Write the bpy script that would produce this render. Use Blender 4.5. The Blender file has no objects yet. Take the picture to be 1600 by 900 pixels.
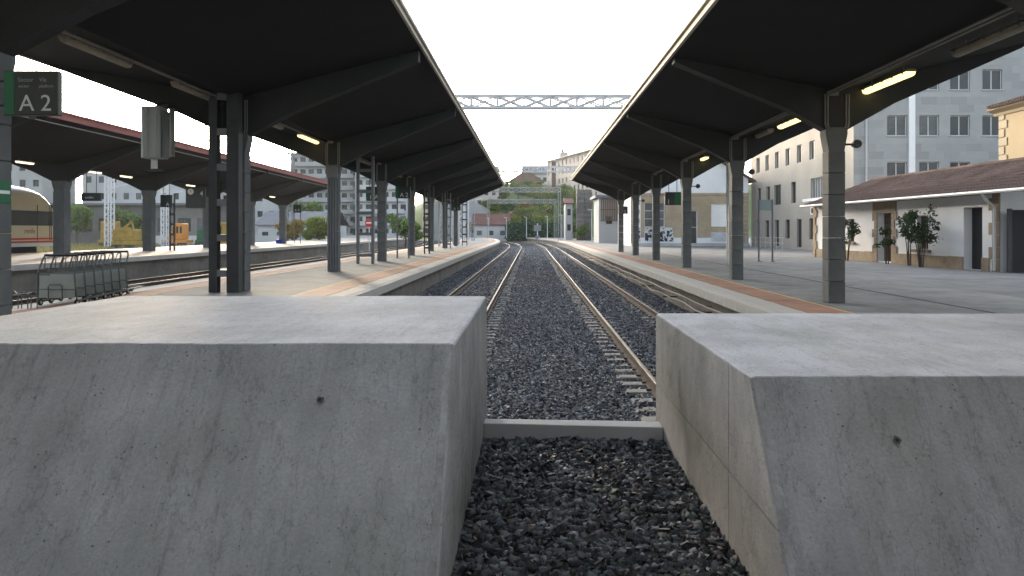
import bpy, bmesh, math, random
import numpy as np
from mathutils import Vector, Matrix
R = math.radians
random.seed(7); rng = np.random.default_rng(11)
S = bpy.context.scene
COL = S.collection

# ------------------------------------------------------------------ camera, sky, sun, exposure
cam = bpy.data.cameras.new('camera'); camo = bpy.data.objects.new('camera', cam); COL.objects.link(camo)
cam.lens = 27.0; cam.sensor_width = 36.0; cam.clip_start = 0.1; cam.clip_end = 6000
camo.location = (0, 0, 1.65); camo.rotation_euler = (R(90), 0, 0)
cam.shift_x = -30/1600; cam.shift_y = -90/1600
S.camera = camo
SUN_EL, SUN_AZ = 10.0, -22.0            # degrees; azimuth from +Y, clockwise positive
W = bpy.data.worlds.new('World'); S.world = W; W.use_nodes = True
nt = W.node_tree
sky = nt.nodes.new('ShaderNodeTexSky'); sky.sky_type = 'NISHITA'; sky.sun_disc = False
sky.sun_elevation = R(SUN_EL); sky.sun_rotation = R(SUN_AZ); sky.altitude = 100
sky.air_density = 1.0; sky.dust_density = 4.0; sky.ozone_density = 2.0
bg = nt.nodes['Background']; bg.inputs['Strength'].default_value = 0.15
hsv = nt.nodes.new('ShaderNodeHueSaturation'); hsv.inputs['Saturation'].default_value = 0.50   # thin white evening cloud
nt.links.new(sky.outputs['Color'], hsv.inputs['Color']); nt.links.new(hsv.outputs['Color'], bg.inputs['Color'])
sl = bpy.data.lights.new('sun', 'SUN'); slo = bpy.data.objects.new('sun', sl); COL.objects.link(slo)
sl.energy = 0.65; sl.angle = R(4.0); sl.color = (1.0, 0.82, 0.6)
sd = Vector((math.sin(R(SUN_AZ))*math.cos(R(SUN_EL)), math.cos(R(SUN_AZ))*math.cos(R(SUN_EL)), math.sin(R(SUN_EL))))
slo.rotation_euler = (-sd).to_track_quat('-Z', 'Y').to_euler(); slo.location = sd*300
S.view_settings.view_transform = 'Standard'; S.view_settings.look = 'None'
S.view_settings.gamma = 1.0; S.view_settings.use_curve_mapping = False
S.view_settings.exposure = 2.65

# ------------------------------------------------------------------ materials
MATS = {}
def mat(name, col, rough=0.85, var=0.25, scale=3.0, bump=0.0, bscale=30.0, metal=0.0, col2=None, stretch=(1,1,1), spec=0.3, dots=0.0, emit=None, estr=0.0, streak=0.0, tint=False):
    """procedural surface: two scales of noise in the colour, fine relief in the bump"""
    if name in MATS: return MATS[name]
    m = bpy.data.materials.new(name); m.use_nodes = True; t = m.node_tree; N = t.nodes; L = t.links
    b = N['Principled BSDF']; b.inputs['Roughness'].default_value = rough; b.inputs['Metallic'].default_value = metal
    b.inputs['Specular IOR Level'].default_value = spec
    tc = N.new('ShaderNodeTexCoord'); mp = N.new('ShaderNodeMapping'); mp.inputs['Scale'].default_value = stretch
    L.new(tc.outputs['Object'], mp.inputs['Vector'])
    n1 = N.new('ShaderNodeTexNoise'); n1.inputs['Scale'].default_value = scale; n1.inputs['Detail'].default_value = 8; n1.inputs['Roughness'].default_value = 0.65
    L.new(mp.outputs['Vector'], n1.inputs['Vector'])
    n2 = N.new('ShaderNodeTexNoise'); n2.inputs['Scale'].default_value = scale*0.23; n2.inputs['Detail'].default_value = 3
    L.new(tc.outputs['Object'], n2.inputs['Vector'])
    ad = N.new('ShaderNodeMath'); ad.operation = 'ADD'; L.new(n1.outputs['Fac'], ad.inputs[0]); L.new(n2.outputs['Fac'], ad.inputs[1])
    mr = N.new('ShaderNodeMapRange'); mr.inputs['From Min'].default_value = 0.65; mr.inputs['From Max'].default_value = 1.35
    L.new(ad.outputs[0], mr.inputs['Value'])
    mx = N.new('ShaderNodeMix'); mx.data_type = 'RGBA'
    c2 = col2 or tuple(min(1, c*(1+var)) for c in col)
    mx.inputs['A'].default_value = (*[c*(1-var) for c in col], 1); mx.inputs['B'].default_value = (*c2, 1)
    L.new(mr.outputs['Result'], mx.inputs['Factor'])
    out = mx.outputs['Result']
    def mul(src, fac_out):
        q = N.new('ShaderNodeMix'); q.data_type = 'RGBA'; q.blend_type = 'MULTIPLY'; q.inputs['Factor'].default_value = 1
        L.new(src, q.inputs['A']); L.new(fac_out, q.inputs['B']); return q.outputs['Result']
    if streak:
        sm = N.new('ShaderNodeMapping'); sm.inputs['Scale'].default_value = (5, 0.6, 0.6); L.new(tc.outputs['Object'], sm.inputs['Vector'])
        sn = N.new('ShaderNodeTexNoise'); sn.inputs['Scale'].default_value = 1.6; sn.inputs['Detail'].default_value = 7; sn.inputs['Roughness'].default_value = 0.7; sn.inputs['Distortion'].default_value = 0.35
        L.new(sm.outputs['Vector'], sn.inputs['Vector'])
        r = N.new('ShaderNodeMapRange'); r.inputs['From Min'].default_value = 0.35; r.inputs['From Max'].default_value = 0.62; r.inputs['To Min'].default_value = 1-streak; r.inputs['To Max'].default_value = 1.0
        L.new(sn.outputs['Fac'], r.inputs['Value']); out = mul(out, r.outputs['Result'])
        # thin wandering hairline cracks and fine grain
        cm_ = N.new('ShaderNodeMapping'); cm_.inputs['Scale'].default_value = (2.2, 0.8, 0.8); L.new(tc.outputs['Object'], cm_.inputs['Vector'])
        cn = N.new('ShaderNodeTexNoise'); cn.inputs['Scale'].default_value = 1.7; cn.inputs['Detail'].default_value = 6; cn.inputs['Roughness'].default_value = .62; L.new(cm_.outputs['Vector'], cn.inputs['Vector'])
        c1 = N.new('ShaderNodeMath'); c1.operation = 'SUBTRACT'; L.new(cn.outputs['Fac'], c1.inputs[0]); c1.inputs[1].default_value = .5
        c2_ = N.new('ShaderNodeMath'); c2_.operation = 'ABSOLUTE'; L.new(c1.outputs[0], c2_.inputs[0])
        c3 = N.new('ShaderNodeMapRange'); c3.inputs['From Max'].default_value = .012; c3.inputs['To Min'].default_value = .74; L.new(c2_.outputs[0], c3.inputs['Value']); out = mul(out, c3.outputs['Result'])
        gn = N.new('ShaderNodeTexNoise'); gn.inputs['Scale'].default_value = 45; gn.inputs['Detail'].default_value = 5; L.new(tc.outputs['Object'], gn.inputs['Vector'])
        g3 = N.new('ShaderNodeMapRange'); g3.inputs['From Min'].default_value = .3; g3.inputs['From Max'].default_value = .7; g3.inputs['To Min'].default_value = .88; g3.inputs['To Max'].default_value = 1.11; L.new(gn.outputs['Fac'], g3.inputs['Value']); out = mul(out, g3.outputs['Result'])
        pm_ = N.new('ShaderNodeMapping'); pm_.inputs['Scale'].default_value = (1.3, .55, .55); pm_.inputs['Location'].default_value = (3.1,1.7,0); L.new(tc.outputs['Object'], pm_.inputs['Vector'])
        pn = N.new('ShaderNodeTexNoise'); pn.inputs['Scale'].default_value = 1.1; pn.inputs['Detail'].default_value = 5; pn.inputs['Roughness'].default_value = .6; L.new(pm_.outputs['Vector'], pn.inputs['Vector'])
        pr = N.new('ShaderNodeValToRGB'); e0,e1 = pr.color_ramp.elements; e0.position = .36; e0.color = (.87,.88,.87,1); e1.position = .64; e1.color = (1.06,1.07,1.12,1)
        L.new(pn.outputs['Fac'], pr.inputs['Fac']); out = mul(out, pr.outputs['Color'])
        dm_ = N.new('ShaderNodeMapping'); dm_.inputs['Scale'].default_value = (16, .9, .9); L.new(tc.outputs['Object'], dm_.inputs['Vector'])
        dn = N.new('ShaderNodeTexNoise'); dn.inputs['Scale'].default_value = 1.2; dn.inputs['Detail'].default_value = 4; dn.inputs['Distortion'].default_value = .8; L.new(dm_.outputs['Vector'], dn.inputs['Vector'])
        dr = N.new('ShaderNodeMapRange'); dr.inputs['From Min'].default_value = .28; dr.inputs['From Max'].default_value = .42; dr.inputs['To Min'].default_value = 1-streak*1.3; L.new(dn.outputs['Fac'], dr.inputs['Value']); out = mul(out, dr.outputs['Result'])
    if dots:
        vo = N.new('ShaderNodeTexVoronoi'); vo.inputs['Scale'].default_value = 16; L.new(tc.outputs['Object'], vo.inputs['Vector'])
        n3 = N.new('ShaderNodeTexNoise'); n3.inputs['Scale'].default_value = 5; L.new(tc.outputs['Object'], n3.inputs['Vector'])
        sb = N.new('ShaderNodeMath'); sb.operation = 'MULTIPLY_ADD'; L.new(n3.outputs['Fac'], sb.inputs[0]); sb.inputs[1].default_value = -0.28; L.new(vo.outputs['Distance'], sb.inputs[2])
        r = N.new('ShaderNodeMapRange'); r.inputs['From Min'].default_value = -0.075; r.inputs['From Max'].default_value = -0.035; r.inputs['To Min'].default_value = 1-dots
        L.new(sb.outputs[0], r.inputs['Value']); out = mul(out, r.outputs['Result'])
    if tint:
        at = N.new('ShaderNodeAttribute'); at.attribute_name = 'tint'; out = mul(out, at.outputs['Color'])
    L.new(out, b.inputs['Base Color'])
    if bump:
        n4 = N.new('ShaderNodeTexNoise'); n4.inputs['Scale'].default_value = bscale; n4.inputs['Detail'].default_value = 6; n4.inputs['Roughness'].default_value = 0.7
        L.new(tc.outputs['Object'], n4.inputs['Vector'])
        bp = N.new('ShaderNodeBump'); bp.inputs['Strength'].default_value = bump; bp.inputs['Distance'].default_value = 0.02
        L.new(n4.outputs['Fac'], bp.inputs['Height']); L.new(bp.outputs['Normal'], b.inputs['Normal'])
    if emit:
        b.inputs['Emission Color'].default_value = (*emit, 1); b.inputs['Emission Strength'].default_value = estr
    MATS[name] = m; return m

def ballast_mat():
    m = mat('ballast_bed', (0.07,0.073,0.076), 1.0, 0.4, 14, 0, 30, spec=0.0)
    t = m.node_tree; N = t.nodes; L = t.links; b = N['Principled BSDF']
    tc = N.new('ShaderNodeTexCoord'); vo = N.new('ShaderNodeTexVoronoi'); vo.inputs['Scale'].default_value = 18
    L.new(tc.outputs['Object'], vo.inputs['Vector'])
    hs = N.new('ShaderNodeMapRange'); hs.inputs['To Min'].default_value = 0.35; hs.inputs['To Max'].default_value = 1.9
    sp = N.new('ShaderNodeSeparateColor'); L.new(vo.outputs['Color'], sp.inputs['Color']); L.new(sp.outputs['Red'], hs.inputs['Value'])
    q = N.new('ShaderNodeMix'); q.data_type = 'RGBA'; q.blend_type = 'MULTIPLY'; q.inputs['Factor'].default_value = 1
    src = b.inputs['Base Color'].links[0].from_socket
    L.new(src, q.inputs['A']); L.new(hs.outputs['Result'], q.inputs['B']); L.new(q.outputs['Result'], b.inputs['Base Color'])
    bp = N.new('ShaderNodeBump'); bp.inputs['Strength'].default_value = 1.0; bp.inputs['Distance'].default_value = 0.05; bp.invert = True
    L.new(vo.outputs['Distance'], bp.inputs['Height']); L.new(bp.outputs['Normal'], b.inputs['Normal'])
    return m
M_BAL = ballast_mat()
M_STONE = mat('ballast_stone', (0.064,0.068,0.07), 0.75, 0.3, 9, 0.5, 60, tint=True, spec=0.35)
M_STONE2 = mat('ballast_stone_track', (0.14,0.149,0.163), 0.8, 0.3, 9, 0.4, 60, tint=True, spec=0.3)
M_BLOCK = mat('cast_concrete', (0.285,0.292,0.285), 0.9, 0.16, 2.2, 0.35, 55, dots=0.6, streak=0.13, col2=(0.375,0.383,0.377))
M_BLOCKTOP = mat('trowelled_concrete_skylit', (0.50,0.50,0.495), 0.9, 0.26, 1.3, 0.4, 40, dots=0.4, streak=0.08, col2=(0.60,0.60,0.59))  # trowelled top, painted paler than the slope partly to stand in for skylight
M_BLOCKIN = mat('cast_concrete_panel', (0.38,0.372,0.35), 0.9, 0.2, 2.0, 0.3, 40, dots=0.4, streak=0.3, stretch=(1,1,0.3))
M_CONC = mat('grey_concrete', (0.40,0.40,0.39), 0.9, 0.2, 1.2, 0.2, 30)
M_SLEEPER = mat('sleeper_concrete', (0.33,0.31,0.28), 0.9, 0.25, 4, 0.3, 40)
M_PAVE = mat('platform_paving', (0.225,0.225,0.215), 0.85, 0.2, 0.5, 0.12, 14)
M_YARD = mat('yard_asphalt', (0.20,0.202,0.20), 0.85, 0.3, 0.35, 0.15, 20)
def slabs_on(m, w, h, dark):
    t = m.node_tree; N = t.nodes; L = t.links; b = N['Principled BSDF']; src = b.inputs['Base Color'].links[0].from_socket
    tc = N.new('ShaderNodeTexCoord'); br = N.new('ShaderNodeTexBrick'); br.inputs['Scale'].default_value = 1; br.inputs['Brick Width'].default_value = w; br.inputs['Row Height'].default_value = h; br.inputs['Mortar Size'].default_value = .008
    br.inputs['Color1'].default_value = (1,1,1,1); br.inputs['Color2'].default_value = (.88,.88,.87,1); br.inputs['Mortar'].default_value = (dark,dark,dark,1); L.new(tc.outputs['Object'], br.inputs['Vector'])
    st = N.new('ShaderNodeTexNoise'); st.inputs['Scale'].default_value = .9; st.inputs['Detail'].default_value = 7; st.inputs['Roughness'].default_value = .7; L.new(tc.outputs['Object'], st.inputs['Vector'])
    r = N.new('ShaderNodeMapRange'); r.inputs['From Min'].default_value = .36; r.inputs['From Max'].default_value = .55; r.inputs['To Min'].default_value = .68; L.new(st.outputs['Fac'], r.inputs['Value'])
    for o_ in (br.outputs['Color'], r.outputs['Result']):
        q = N.new('ShaderNodeMix'); q.data_type = 'RGBA'; q.blend_type = 'MULTIPLY'; q.inputs['Factor'].default_value = 1; L.new(src, q.inputs['A']); L.new(o_, q.inputs['B']); src = q.outputs['Result']
    L.new(src, b.inputs['Base Color'])
slabs_on(M_PAVE, .8, .4, .55); slabs_on(M_YARD, 3.2, 3.2, .6)
M_CREAM = mat('edge_stone', (0.44,0.42,0.38), 0.8, 0.15, 1.5, 0.15, 30)
M_ORANGE = mat('orange_tiles', (0.37,0.19,0.12), 0.8, 0.22, 1.2, 0.1, 30); slabs_on(M_ORANGE, .4, .4, .7)
M_YELLOW = mat('yellow_line', (0.6,0.42,0.14), 0.8, 0.25, 6)
M_WALLST = mat('platform_wall_stone', (0.16,0.145,0.125), 0.95, 0.4, 2.5, 0.6, 12)
M_RAIL = mat('rusty_rail', (0.075,0.053,0.04), 0.85, 0.35, 6, 0.1, 40)
M_RAILTOP = mat('polished_rail', (0.22,0.20,0.175), 0.5, 0.2, 3, metal=0.35)
M_COLUMN = mat('column_granite', (0.13,0.136,0.132), 0.85, 0.22, 3, 0.25, 45)
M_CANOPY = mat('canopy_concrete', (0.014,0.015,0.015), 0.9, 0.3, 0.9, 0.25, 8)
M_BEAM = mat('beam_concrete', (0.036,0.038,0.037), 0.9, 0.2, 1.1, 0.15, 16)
M_FASCIA = mat('canopy_edge_cream', (0.46,0.41,0.33), 0.8, 0.25, 1.2)
M_REDFASCIA = mat('canopy_edge_red', (0.22,0.075,0.065), 0.8, 0.2, 1.5)
M_STEEL = mat('grey_painted_steel', (0.16,0.17,0.175), 0.55, 0.15, 5, metal=0.2)
M_DARKSTEEL = mat('dark_steel', (0.05,0.052,0.055), 0.6, 0.2, 5, metal=0.2)
M_LIGHTSTEEL = mat('galvanised_steel', (0.5,0.51,0.52), 0.5, 0.15, 4, metal=0.4)
M_CONDUIT = mat('grey_conduit', (0.2,0.19,0.17), 0.6, 0.2, 8)
M_HOUSING = mat('lamp_housing', (0.3,0.26,0.2), 0.6, 0.2, 5)
M_TUBEOFF = mat('lamp_diffuser_dusty', (0.3,0.27,0.2), 0.5, 0.2, 5)
M_LIT = mat('lamp_lit_yellow', (0.9,0.8,0.4), 0.5, 0.05, 3, emit=(1.0,0.75,0.25), estr=0.5)
M_LITW = mat('lamp_lit_warm_white', (0.9,0.85,0.7), 0.5, 0.05, 3, emit=(1.0,0.83,0.55), estr=0.4)
M_BOARD = mat('sign_board_dark', (0.035,0.045,0.042), 0.35, 0.2, 3)
M_GREEN = mat('sign_green', (0.01,0.14,0.06), 0.4, 0.1, 3)
M_WHITE = mat('white_paint', (0.78,0.78,0.76), 0.6, 0.06, 3)
M_RED = mat('red_paint', (0.5,0.04,0.03), 0.5, 0.1, 3)
M_BLUE = mat('blue_plastic', (0.02,0.03,0.3), 0.5, 0.1, 3)
M_BLACK = mat('black_rubber', (0.015,0.015,0.016), 0.7, 0.2, 5)
M_GLASS = mat('window_glass_dark', (0.025,0.028,0.03), 0.2, 0.3, 0.6, spec=0.35)
M_GLASSP = mat('window_glass_curtained', (0.085,0.09,0.092), 0.3, 0.4, 2.0, spec=0.35)

# ------------------------------------------------------------------ mesh helpers
class MB:
    def __init__(s): s.v = []; s.f = []; s.m = []
    def add(s, vs, fs, mi=0):
        o = len(s.v); s.v += [tuple(p) for p in vs]; s.f += [[i+o for i in f] for f in fs]; s.m += [mi]*len(fs); return s
    def box(s, x0, x1, y0, y1, z0, z1, mi=0):
        return s.add([(x0,y0,z0),(x1,y0,z0),(x1,y1,z0),(x0,y1,z0),(x0,y0,z1),(x1,y0,z1),(x1,y1,z1),(x0,y1,z1)],
                     [(0,3,2,1),(4,5,6,7),(0,1,5,4),(1,2,6,5),(2,3,7,6),(3,0,4,7)], mi)
    def cbox(s, x0, x1, y0, y1, z0, z1, c=0.015, mi=0):
        """box with chamfered edges"""
        bm = bmesh.new(); bmesh.ops.create_cube(bm, size=1)
        for v in bm.verts: v.co = ((x0+x1)/2+v.co.x*(x1-x0), (y0+y1)/2+v.co.y*(y1-y0), (z0+z1)/2+v.co.z*(z1-z0))
        bmesh.ops.bevel(bm, geom=list(bm.edges), offset=c, segments=1, affect='EDGES')
        bm.verts.index_update(); s.add([v.co[:] for v in bm.verts], [[v.index for v in f.verts] for f in bm.faces], mi); bm.free(); return s
    def poly(s, pts, mi=0): return s.add(pts, [list(range(len(pts)))], mi)
    def tube(s, pts, r, n=6, mi=0, cap=True):
        pts = [Vector(p) for p in pts]; rings = []
        for i, p in enumerate(pts):
            a = pts[max(i-1,0)]; b = pts[min(i+1,len(pts)-1)]; d = (b-a)
            d = d.normalized() if d.length > 1e-9 else Vector((0,0,1))
            u = d.cross(Vector((0,0,1)) if abs(d.z) < 0.9 else Vector((1,0,0))).normalized(); w = d.cross(u)
            rr = r[i] if isinstance(r, (list,tuple)) else r
            rings.append([p + (u*math.cos(2*math.pi*k/n)+w*math.sin(2*math.pi*k/n))*rr for k in range(n)])
        vs = [q for rg in rings for q in rg]; fs = []
        for i in range(len(rings)-1):
            for k in range(n): fs.append((i*n+k, i*n+(k+1)%n, (i+1)*n+(k+1)%n, (i+1)*n+k))
        if cap: fs.append(tuple(range(n))[::-1]); fs.append(tuple((len(rings)-1)*n+k for k in range(n)))
        return s.add(vs, fs, mi)
    def bar(s, p, q, w, h, mi=0):
        """rectangular bar from p to q"""
        p = Vector(p); q = Vector(q); d = (q-p).normalized()
        u = d.cross(Vector((0,0,1)) if abs(d.z) < 0.9 else Vector((0,1,0))).normalized(); t = d.cross(u)
        vs = [e + u*a*w/2 + t*b*h/2 for e in (p,q) for a,b in ((-1,-1),(1,-1),(1,1),(-1,1))]
        return s.add(vs, [(0,1,2,3),(7,6,5,4),(0,4,5,1),(1,5,6,2),(2,6,7,3),(3,7,4,0)], mi)
    def prism(s, pts, axis, a0, a1, mi=0):
        """closed 2-D outline pushed along an axis; 'y': pts are (x,z), 'x': (y,z), 'z': (x,y)"""
        def P(p, a): return (p[0],a,p[1]) if axis == 'y' else ((a,p[0],p[1]) if axis == 'x' else (p[0],p[1],a))
        n = len(pts); vs = [P(p,a0) for p in pts]+[P(p,a1) for p in pts]
        return s.add(vs, [tuple(range(n)), tuple(range(2*n-1,n-1,-1))]+[(i,n+i,n+(i+1)%n,(i+1)%n) for i in range(n)], mi)
    def sweep(s, prof, ys, dx, mi=0):
        """closed (x,z) profile carried along y with a sideways shift dx(y)"""
        n = len(prof); o = [[(x+dx(y), y, z) for x,z in prof] for y in ys]; vs = [p for r in o for p in r]; fs = []
        for i in range(len(ys)-1):
            for k in range(n): fs.append((i*n+k, (i+1)*n+k, (i+1)*n+(k+1)%n, i*n+(k+1)%n))
        fs.append(tuple(range(n))[::-1]); fs.append(tuple((len(ys)-1)*n+k for k in range(n)))
        return s.add(vs, fs, mi)
    def disc(s, c, r, n, axis='y', mi=0, t=0.02):
        return s.prism([(c[{'x':1,'y':0,'z':0}[axis]]+r*math.cos(2*math.pi*k/n), c[{'x':2,'y':2,'z':1}[axis]]+r*math.sin(2*math.pi*k/n)) for k in range(n)], axis, c['xyz'.index(axis)]-t/2, c['xyz'.index(axis)]+t/2, mi)
    def mesh(s, name, mats, off=(0,0,0), smooth=False):
        me = bpy.data.meshes.new(name); me.from_pydata([(p[0]-off[0],p[1]-off[1],p[2]-off[2]) for p in s.v], [], s.f)
        for m in (mats if isinstance(mats,(list,tuple)) else [mats]): me.materials.append(m)
        me.polygons.foreach_set('material_index', s.m)
        bm = bmesh.new(); bm.from_mesh(me); bmesh.ops.recalc_face_normals(bm, faces=bm.faces); bm.to_mesh(me); bm.free()
        if smooth: me.polygons.foreach_set('use_smooth', [True]*len(me.polygons))
        me.update(); return me
    def build(s, name, mats, parent=None, smooth=False):
        off = wloc(parent) if parent else (0,0,0)
        return link(name, s.mesh(name, mats, off, smooth), parent)
def wloc(o):
    v = Vector((0,0,0))
    while o: v += o.location; o = o.parent
    return v
def link(name, me, parent=None, loc=(0,0,0)):
    o = bpy.data.objects.new(name, me); COL.objects.link(o); o.location = loc
    if parent: o.parent = parent
    return o
def thing(name, label, cat, loc=(0,0,0), rz=0, group=None):
    o = bpy.data.objects.new(name, None); COL.objects.link(o); o.location = loc; o.rotation_euler.z = rz; o.empty_display_size = 0.2
    return tag(o, label, cat, group)
def tag(o, label=None, cat=None, group=None, kind=None):
    if label: o['label'] = label
    if cat: o['category'] = cat
    if group: o['group'] = group
    if kind: o['kind'] = kind
    return o
def structure(o): o['kind'] = 'structure'; return o
def copy_tree(o, parent=None):
    c = o.copy(); COL.objects.link(c); c.parent = parent
    for ch in list(o.children): copy_tree(ch, c)
    return c
def text(parent, s, size, loc, m, rz=0, align='LEFT'):
    cu = bpy.data.curves.new('lettering', 'FONT'); cu.body = s; cu.size = size; cu.align_x = align; cu.extrude = 0.002
    tmp = bpy.data.objects.new('tmp', cu); COL.objects.link(tmp)
    me = bpy.data.meshes.new_from_object(tmp.evaluated_get(bpy.context.evaluated_depsgraph_get()))
    bpy.data.objects.remove(tmp); me.materials.clear(); me.materials.append(m)
    o = link('lettering', me, parent); o.location = Vector(loc)-wloc(parent); o.rotation_euler = (R(90),0,rz); return o
def cx(y): return -max(0.0, y-100)**2/960.0
def no(y): return 0.0
YS = lambda a, b: [a] + [y for y in list(range(100, 400, 5)) if a < y < b] + [b]

# ------------------------------------------------------------------ ground, ballast, platforms
g = MB().add([(-3000,-300,-1.12),(3000,-300,-1.12),(3000,5000,-1.12),(-3000,5000,-1.12)], [(0,1,2,3)])
structure(g.build('ground', mat('earth_ground', (0.12,0.11,0.075), 0.95, 0.35, 0.08, 0.3, 2)))
structure(MB().add([(-62,3,-0.92),(6,3,-0.92),(6,330,-0.92),(-62,330,-0.92)], [(0,1,2,3)]).build('ballast_bed', M_BAL))
structure(MB().box(-60,60,-40,3.0,-1.1,0).build('concourse', M_PAVE))
EDGE_L, EDGE_R = -4.43, 4.8

def platform(name, xa, xb, z, y0, y1, sides, piece_to=105, dx=cx):
    """paved platform between edges xa<xb with overhanging edge stones on the sides listed"""
    p = []
    la = 'a' in sides; lb = 'b' in sides
    p += [(xa+0.15,-1.1),(xa+0.15,z-0.245),(xa+0.722,z-0.245),(xa+0.722,z)] if la else [(xa,-1.1),(xa,z)]
    p += [(xb-0.722,z),(xb-0.722,z-0.245),(xb-0.15,z-0.245),(xb-0.15,-1.1)] if lb else [(xb,z),(xb,-1.1)]
    m = MB().sweep(p, YS(y0,y1), dx)
    # wall faces take the rough masonry, the rest paving
    n = len(p); wallk = ([0] if la else []) + ([n-2] if lb else [])
    for i,f in enumerate(m.f):
        if i < (len(YS(y0,y1))-1)*n and (i % n) in wallk: m.m[i] = 1
    o = structure(m.build(name, [M_PAVE, M_WALLST]))
    for sd in sides:
        e = xa if sd == 'a' else xb; q = 1 if sd == 'a' else -1
        # edge stones one by one, joints left open; two grip grooves cut as steps in the profile
        prof = [(0,-0.24),(0,-0.012),(0.012,0),(0.10,0),(0.105,-0.012),(0.125,-0.012),(0.13,0),(0.19,0),(0.195,-0.012),(0.215,-0.012),(0.22,0),(0.716,0),(0.716,-0.24)]
        prof = [(e+q*a, z+b) for a,b in prof]
        me = MB().sweep([(a-e, b) for a,b in prof], [0.006, 0.994], no).mesh('edge_stone', M_CREAM)
        for k in range(int(piece_to-y0)):
            link('edge_stone', me, o, (e, y0+k+random.uniform(-.0015,.0015), random.uniform(-.004,.002)))
        MB().sweep(prof, YS(y0+int(piece_to-y0), y1), dx).build('edge_kerb', M_CREAM, o)
        def strip(nm, a, b, m, t):
            MB().sweep([(e+q*a,z-0.02),(e+q*a,z+t),(e+q*b,z+t),(e+q*b,z-0.02)], YS(y0,y1), dx).build(nm, m, o)
        strip('orange_strip', 0.726, 1.55, M_ORANGE, 0.006); strip('yellow_line', 1.552, 1.61, M_YELLOW, 0.005)
    return o
plat_mid = platform('platform_middle', -11.3, EDGE_L, 0, 10.3, 240, 'ab')
structure(MB().box(-11.3,-5.46,3.0,10.298,-1.1,0).build('platform_end', M_PAVE))
plat_right = platform('platform_right', EDGE_R, 12.0, 0, 10.0, 300, 'a')
structure(MB().box(6.52,12.0,3.0,9.998,-1.1,0).build('platform_end_right', M_PAVE))
plat_far = platform('platform_far', -31.0, -20.7, 0.25, 6, 170, 'ab', piece_to=6, dx=lambda y: -0.012*max(0,y-40)+cx(y)*0.5)
yard = structure(MB().add([(12.0,-40,-0.003),(90,-40,-0.003),(90,175,-0.003),(12.0,175,-0.003)], [(0,1,2,3)]).build('paved_yard', M_YARD))
# slot drain in the right paving, segment by segment
dme = MB().box(-0.055,0.055,0.004,0.996,0.0,0.004).box(-0.03,0.03,0.03,0.97,0.004,0.006).mesh('drain_cover', M_BLACK)
for k in range(60): link('drain_cover', dme, plat_right, (9.25, 11+k, 0.0005))

# ------------------------------------------------------------------ tracks
def rail_mesh(x, ys):
    m = MB()
    m.sweep([(x-.075,-.865),(x-.075,-.853),(x-.012,-.835),(x-.010,-.745),(x-.035,-.735),(x-.035,-.704),(x+.035,-.704),(x+.035,-.735),(x+.010,-.745),(x+.012,-.835),(x+.075,-.853),(x+.075,-.865)], ys, cx)
    m.sweep([(x-.030,-.7038),(x-.026,-.698),(x+.026,-.698),(x+.030,-.7038)], ys, cx, 1)
    return m
slm = MB()
slm.prism([(-1.3,-.98),(1.3,-.98),(1.3,-.89),(1.25,-.868),(.55,-.868),(.3,-.9),(-.3,-.9),(-.55,-.868),(-1.25,-.868),(-1.3,-.89)], 'y', -.125, .125)
for sx in (-.795,.795):
    for q in (-.13,.13): slm.box(sx+q-.035,sx+q+.035,-.05,.05,-.868,-.835,1)
sleeper_me = slm.mesh('sleeper', [M_SLEEPER, M_RAIL])
def track(xc, label, y0, y1, sleepers):
    t = thing('railway_track', label, 'track', (xc, y0, -0.98))
    ys = YS(y0, y1)
    for s in (-.835,.835): rail_mesh(xc+s, ys).build('rail', [M_RAIL, M_RAILTOP], t)
    y = y0+.35; i = 0
    while y < y0+sleepers:
        link('sleeper', sleeper_me, t, (cx(y)+random.uniform(-.012,.012), y-y0, .98+random.uniform(-.012,.006))); y += 0.6
    return t
track(2.77, 'railway track running alongside the right platform with the two wavy cables', 9.9, 300, 110)
track(-2.15, 'railway track running alongside the middle platform, starting at the taller concrete block', 9.9, 300, 110)
track(-13.6, 'railway track hugging the far side of the middle platform below the luggage trolleys', 6, 240, 90)
track(-18.1, 'railway track beside the stone wall of the platform with the red edged canopy', 6, 240, 90)
track(-33.4, 'railway track carrying the cream and white passenger train', 6, 200, 0)

# cables hung on the right platform wall
def cable(zf, xf, label, r):
    pts = []
    y = 10.2
    while y < 100: pts.append((xf(y), y, zf(y))); y += 0.55
    o = MB().tube(pts, r, 6).build('wall_cable', mat('pale_cable', (0.24,0.21,0.175), 0.7, 0.2, 4), None, True)
    tag(o, label, 'cable')
cable(lambda y: -0.40+0.012*math.sin(y*1.1), lambda y: 4.68+0.01*math.sin(y*.9), 'straight pale cable running high along the right platform wall', .022)
cable(lambda y: -0.56+0.05*abs(math.sin(y*.42+.4))+0.02*math.sin(y*1.7), lambda y: 4.52+0.05*math.sin(y*.63), 'sagging wavy pale cable running low beside the right platform wall', .022)
for k in range(18):
    y = 11+5*k
    MB().box(4.46,4.955,y,y+.05,-.61,-.57).box(4.66,4.955,y,y+.05,-.44,-.425).build('cable_bracket', M_RAIL, plat_right)

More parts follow.
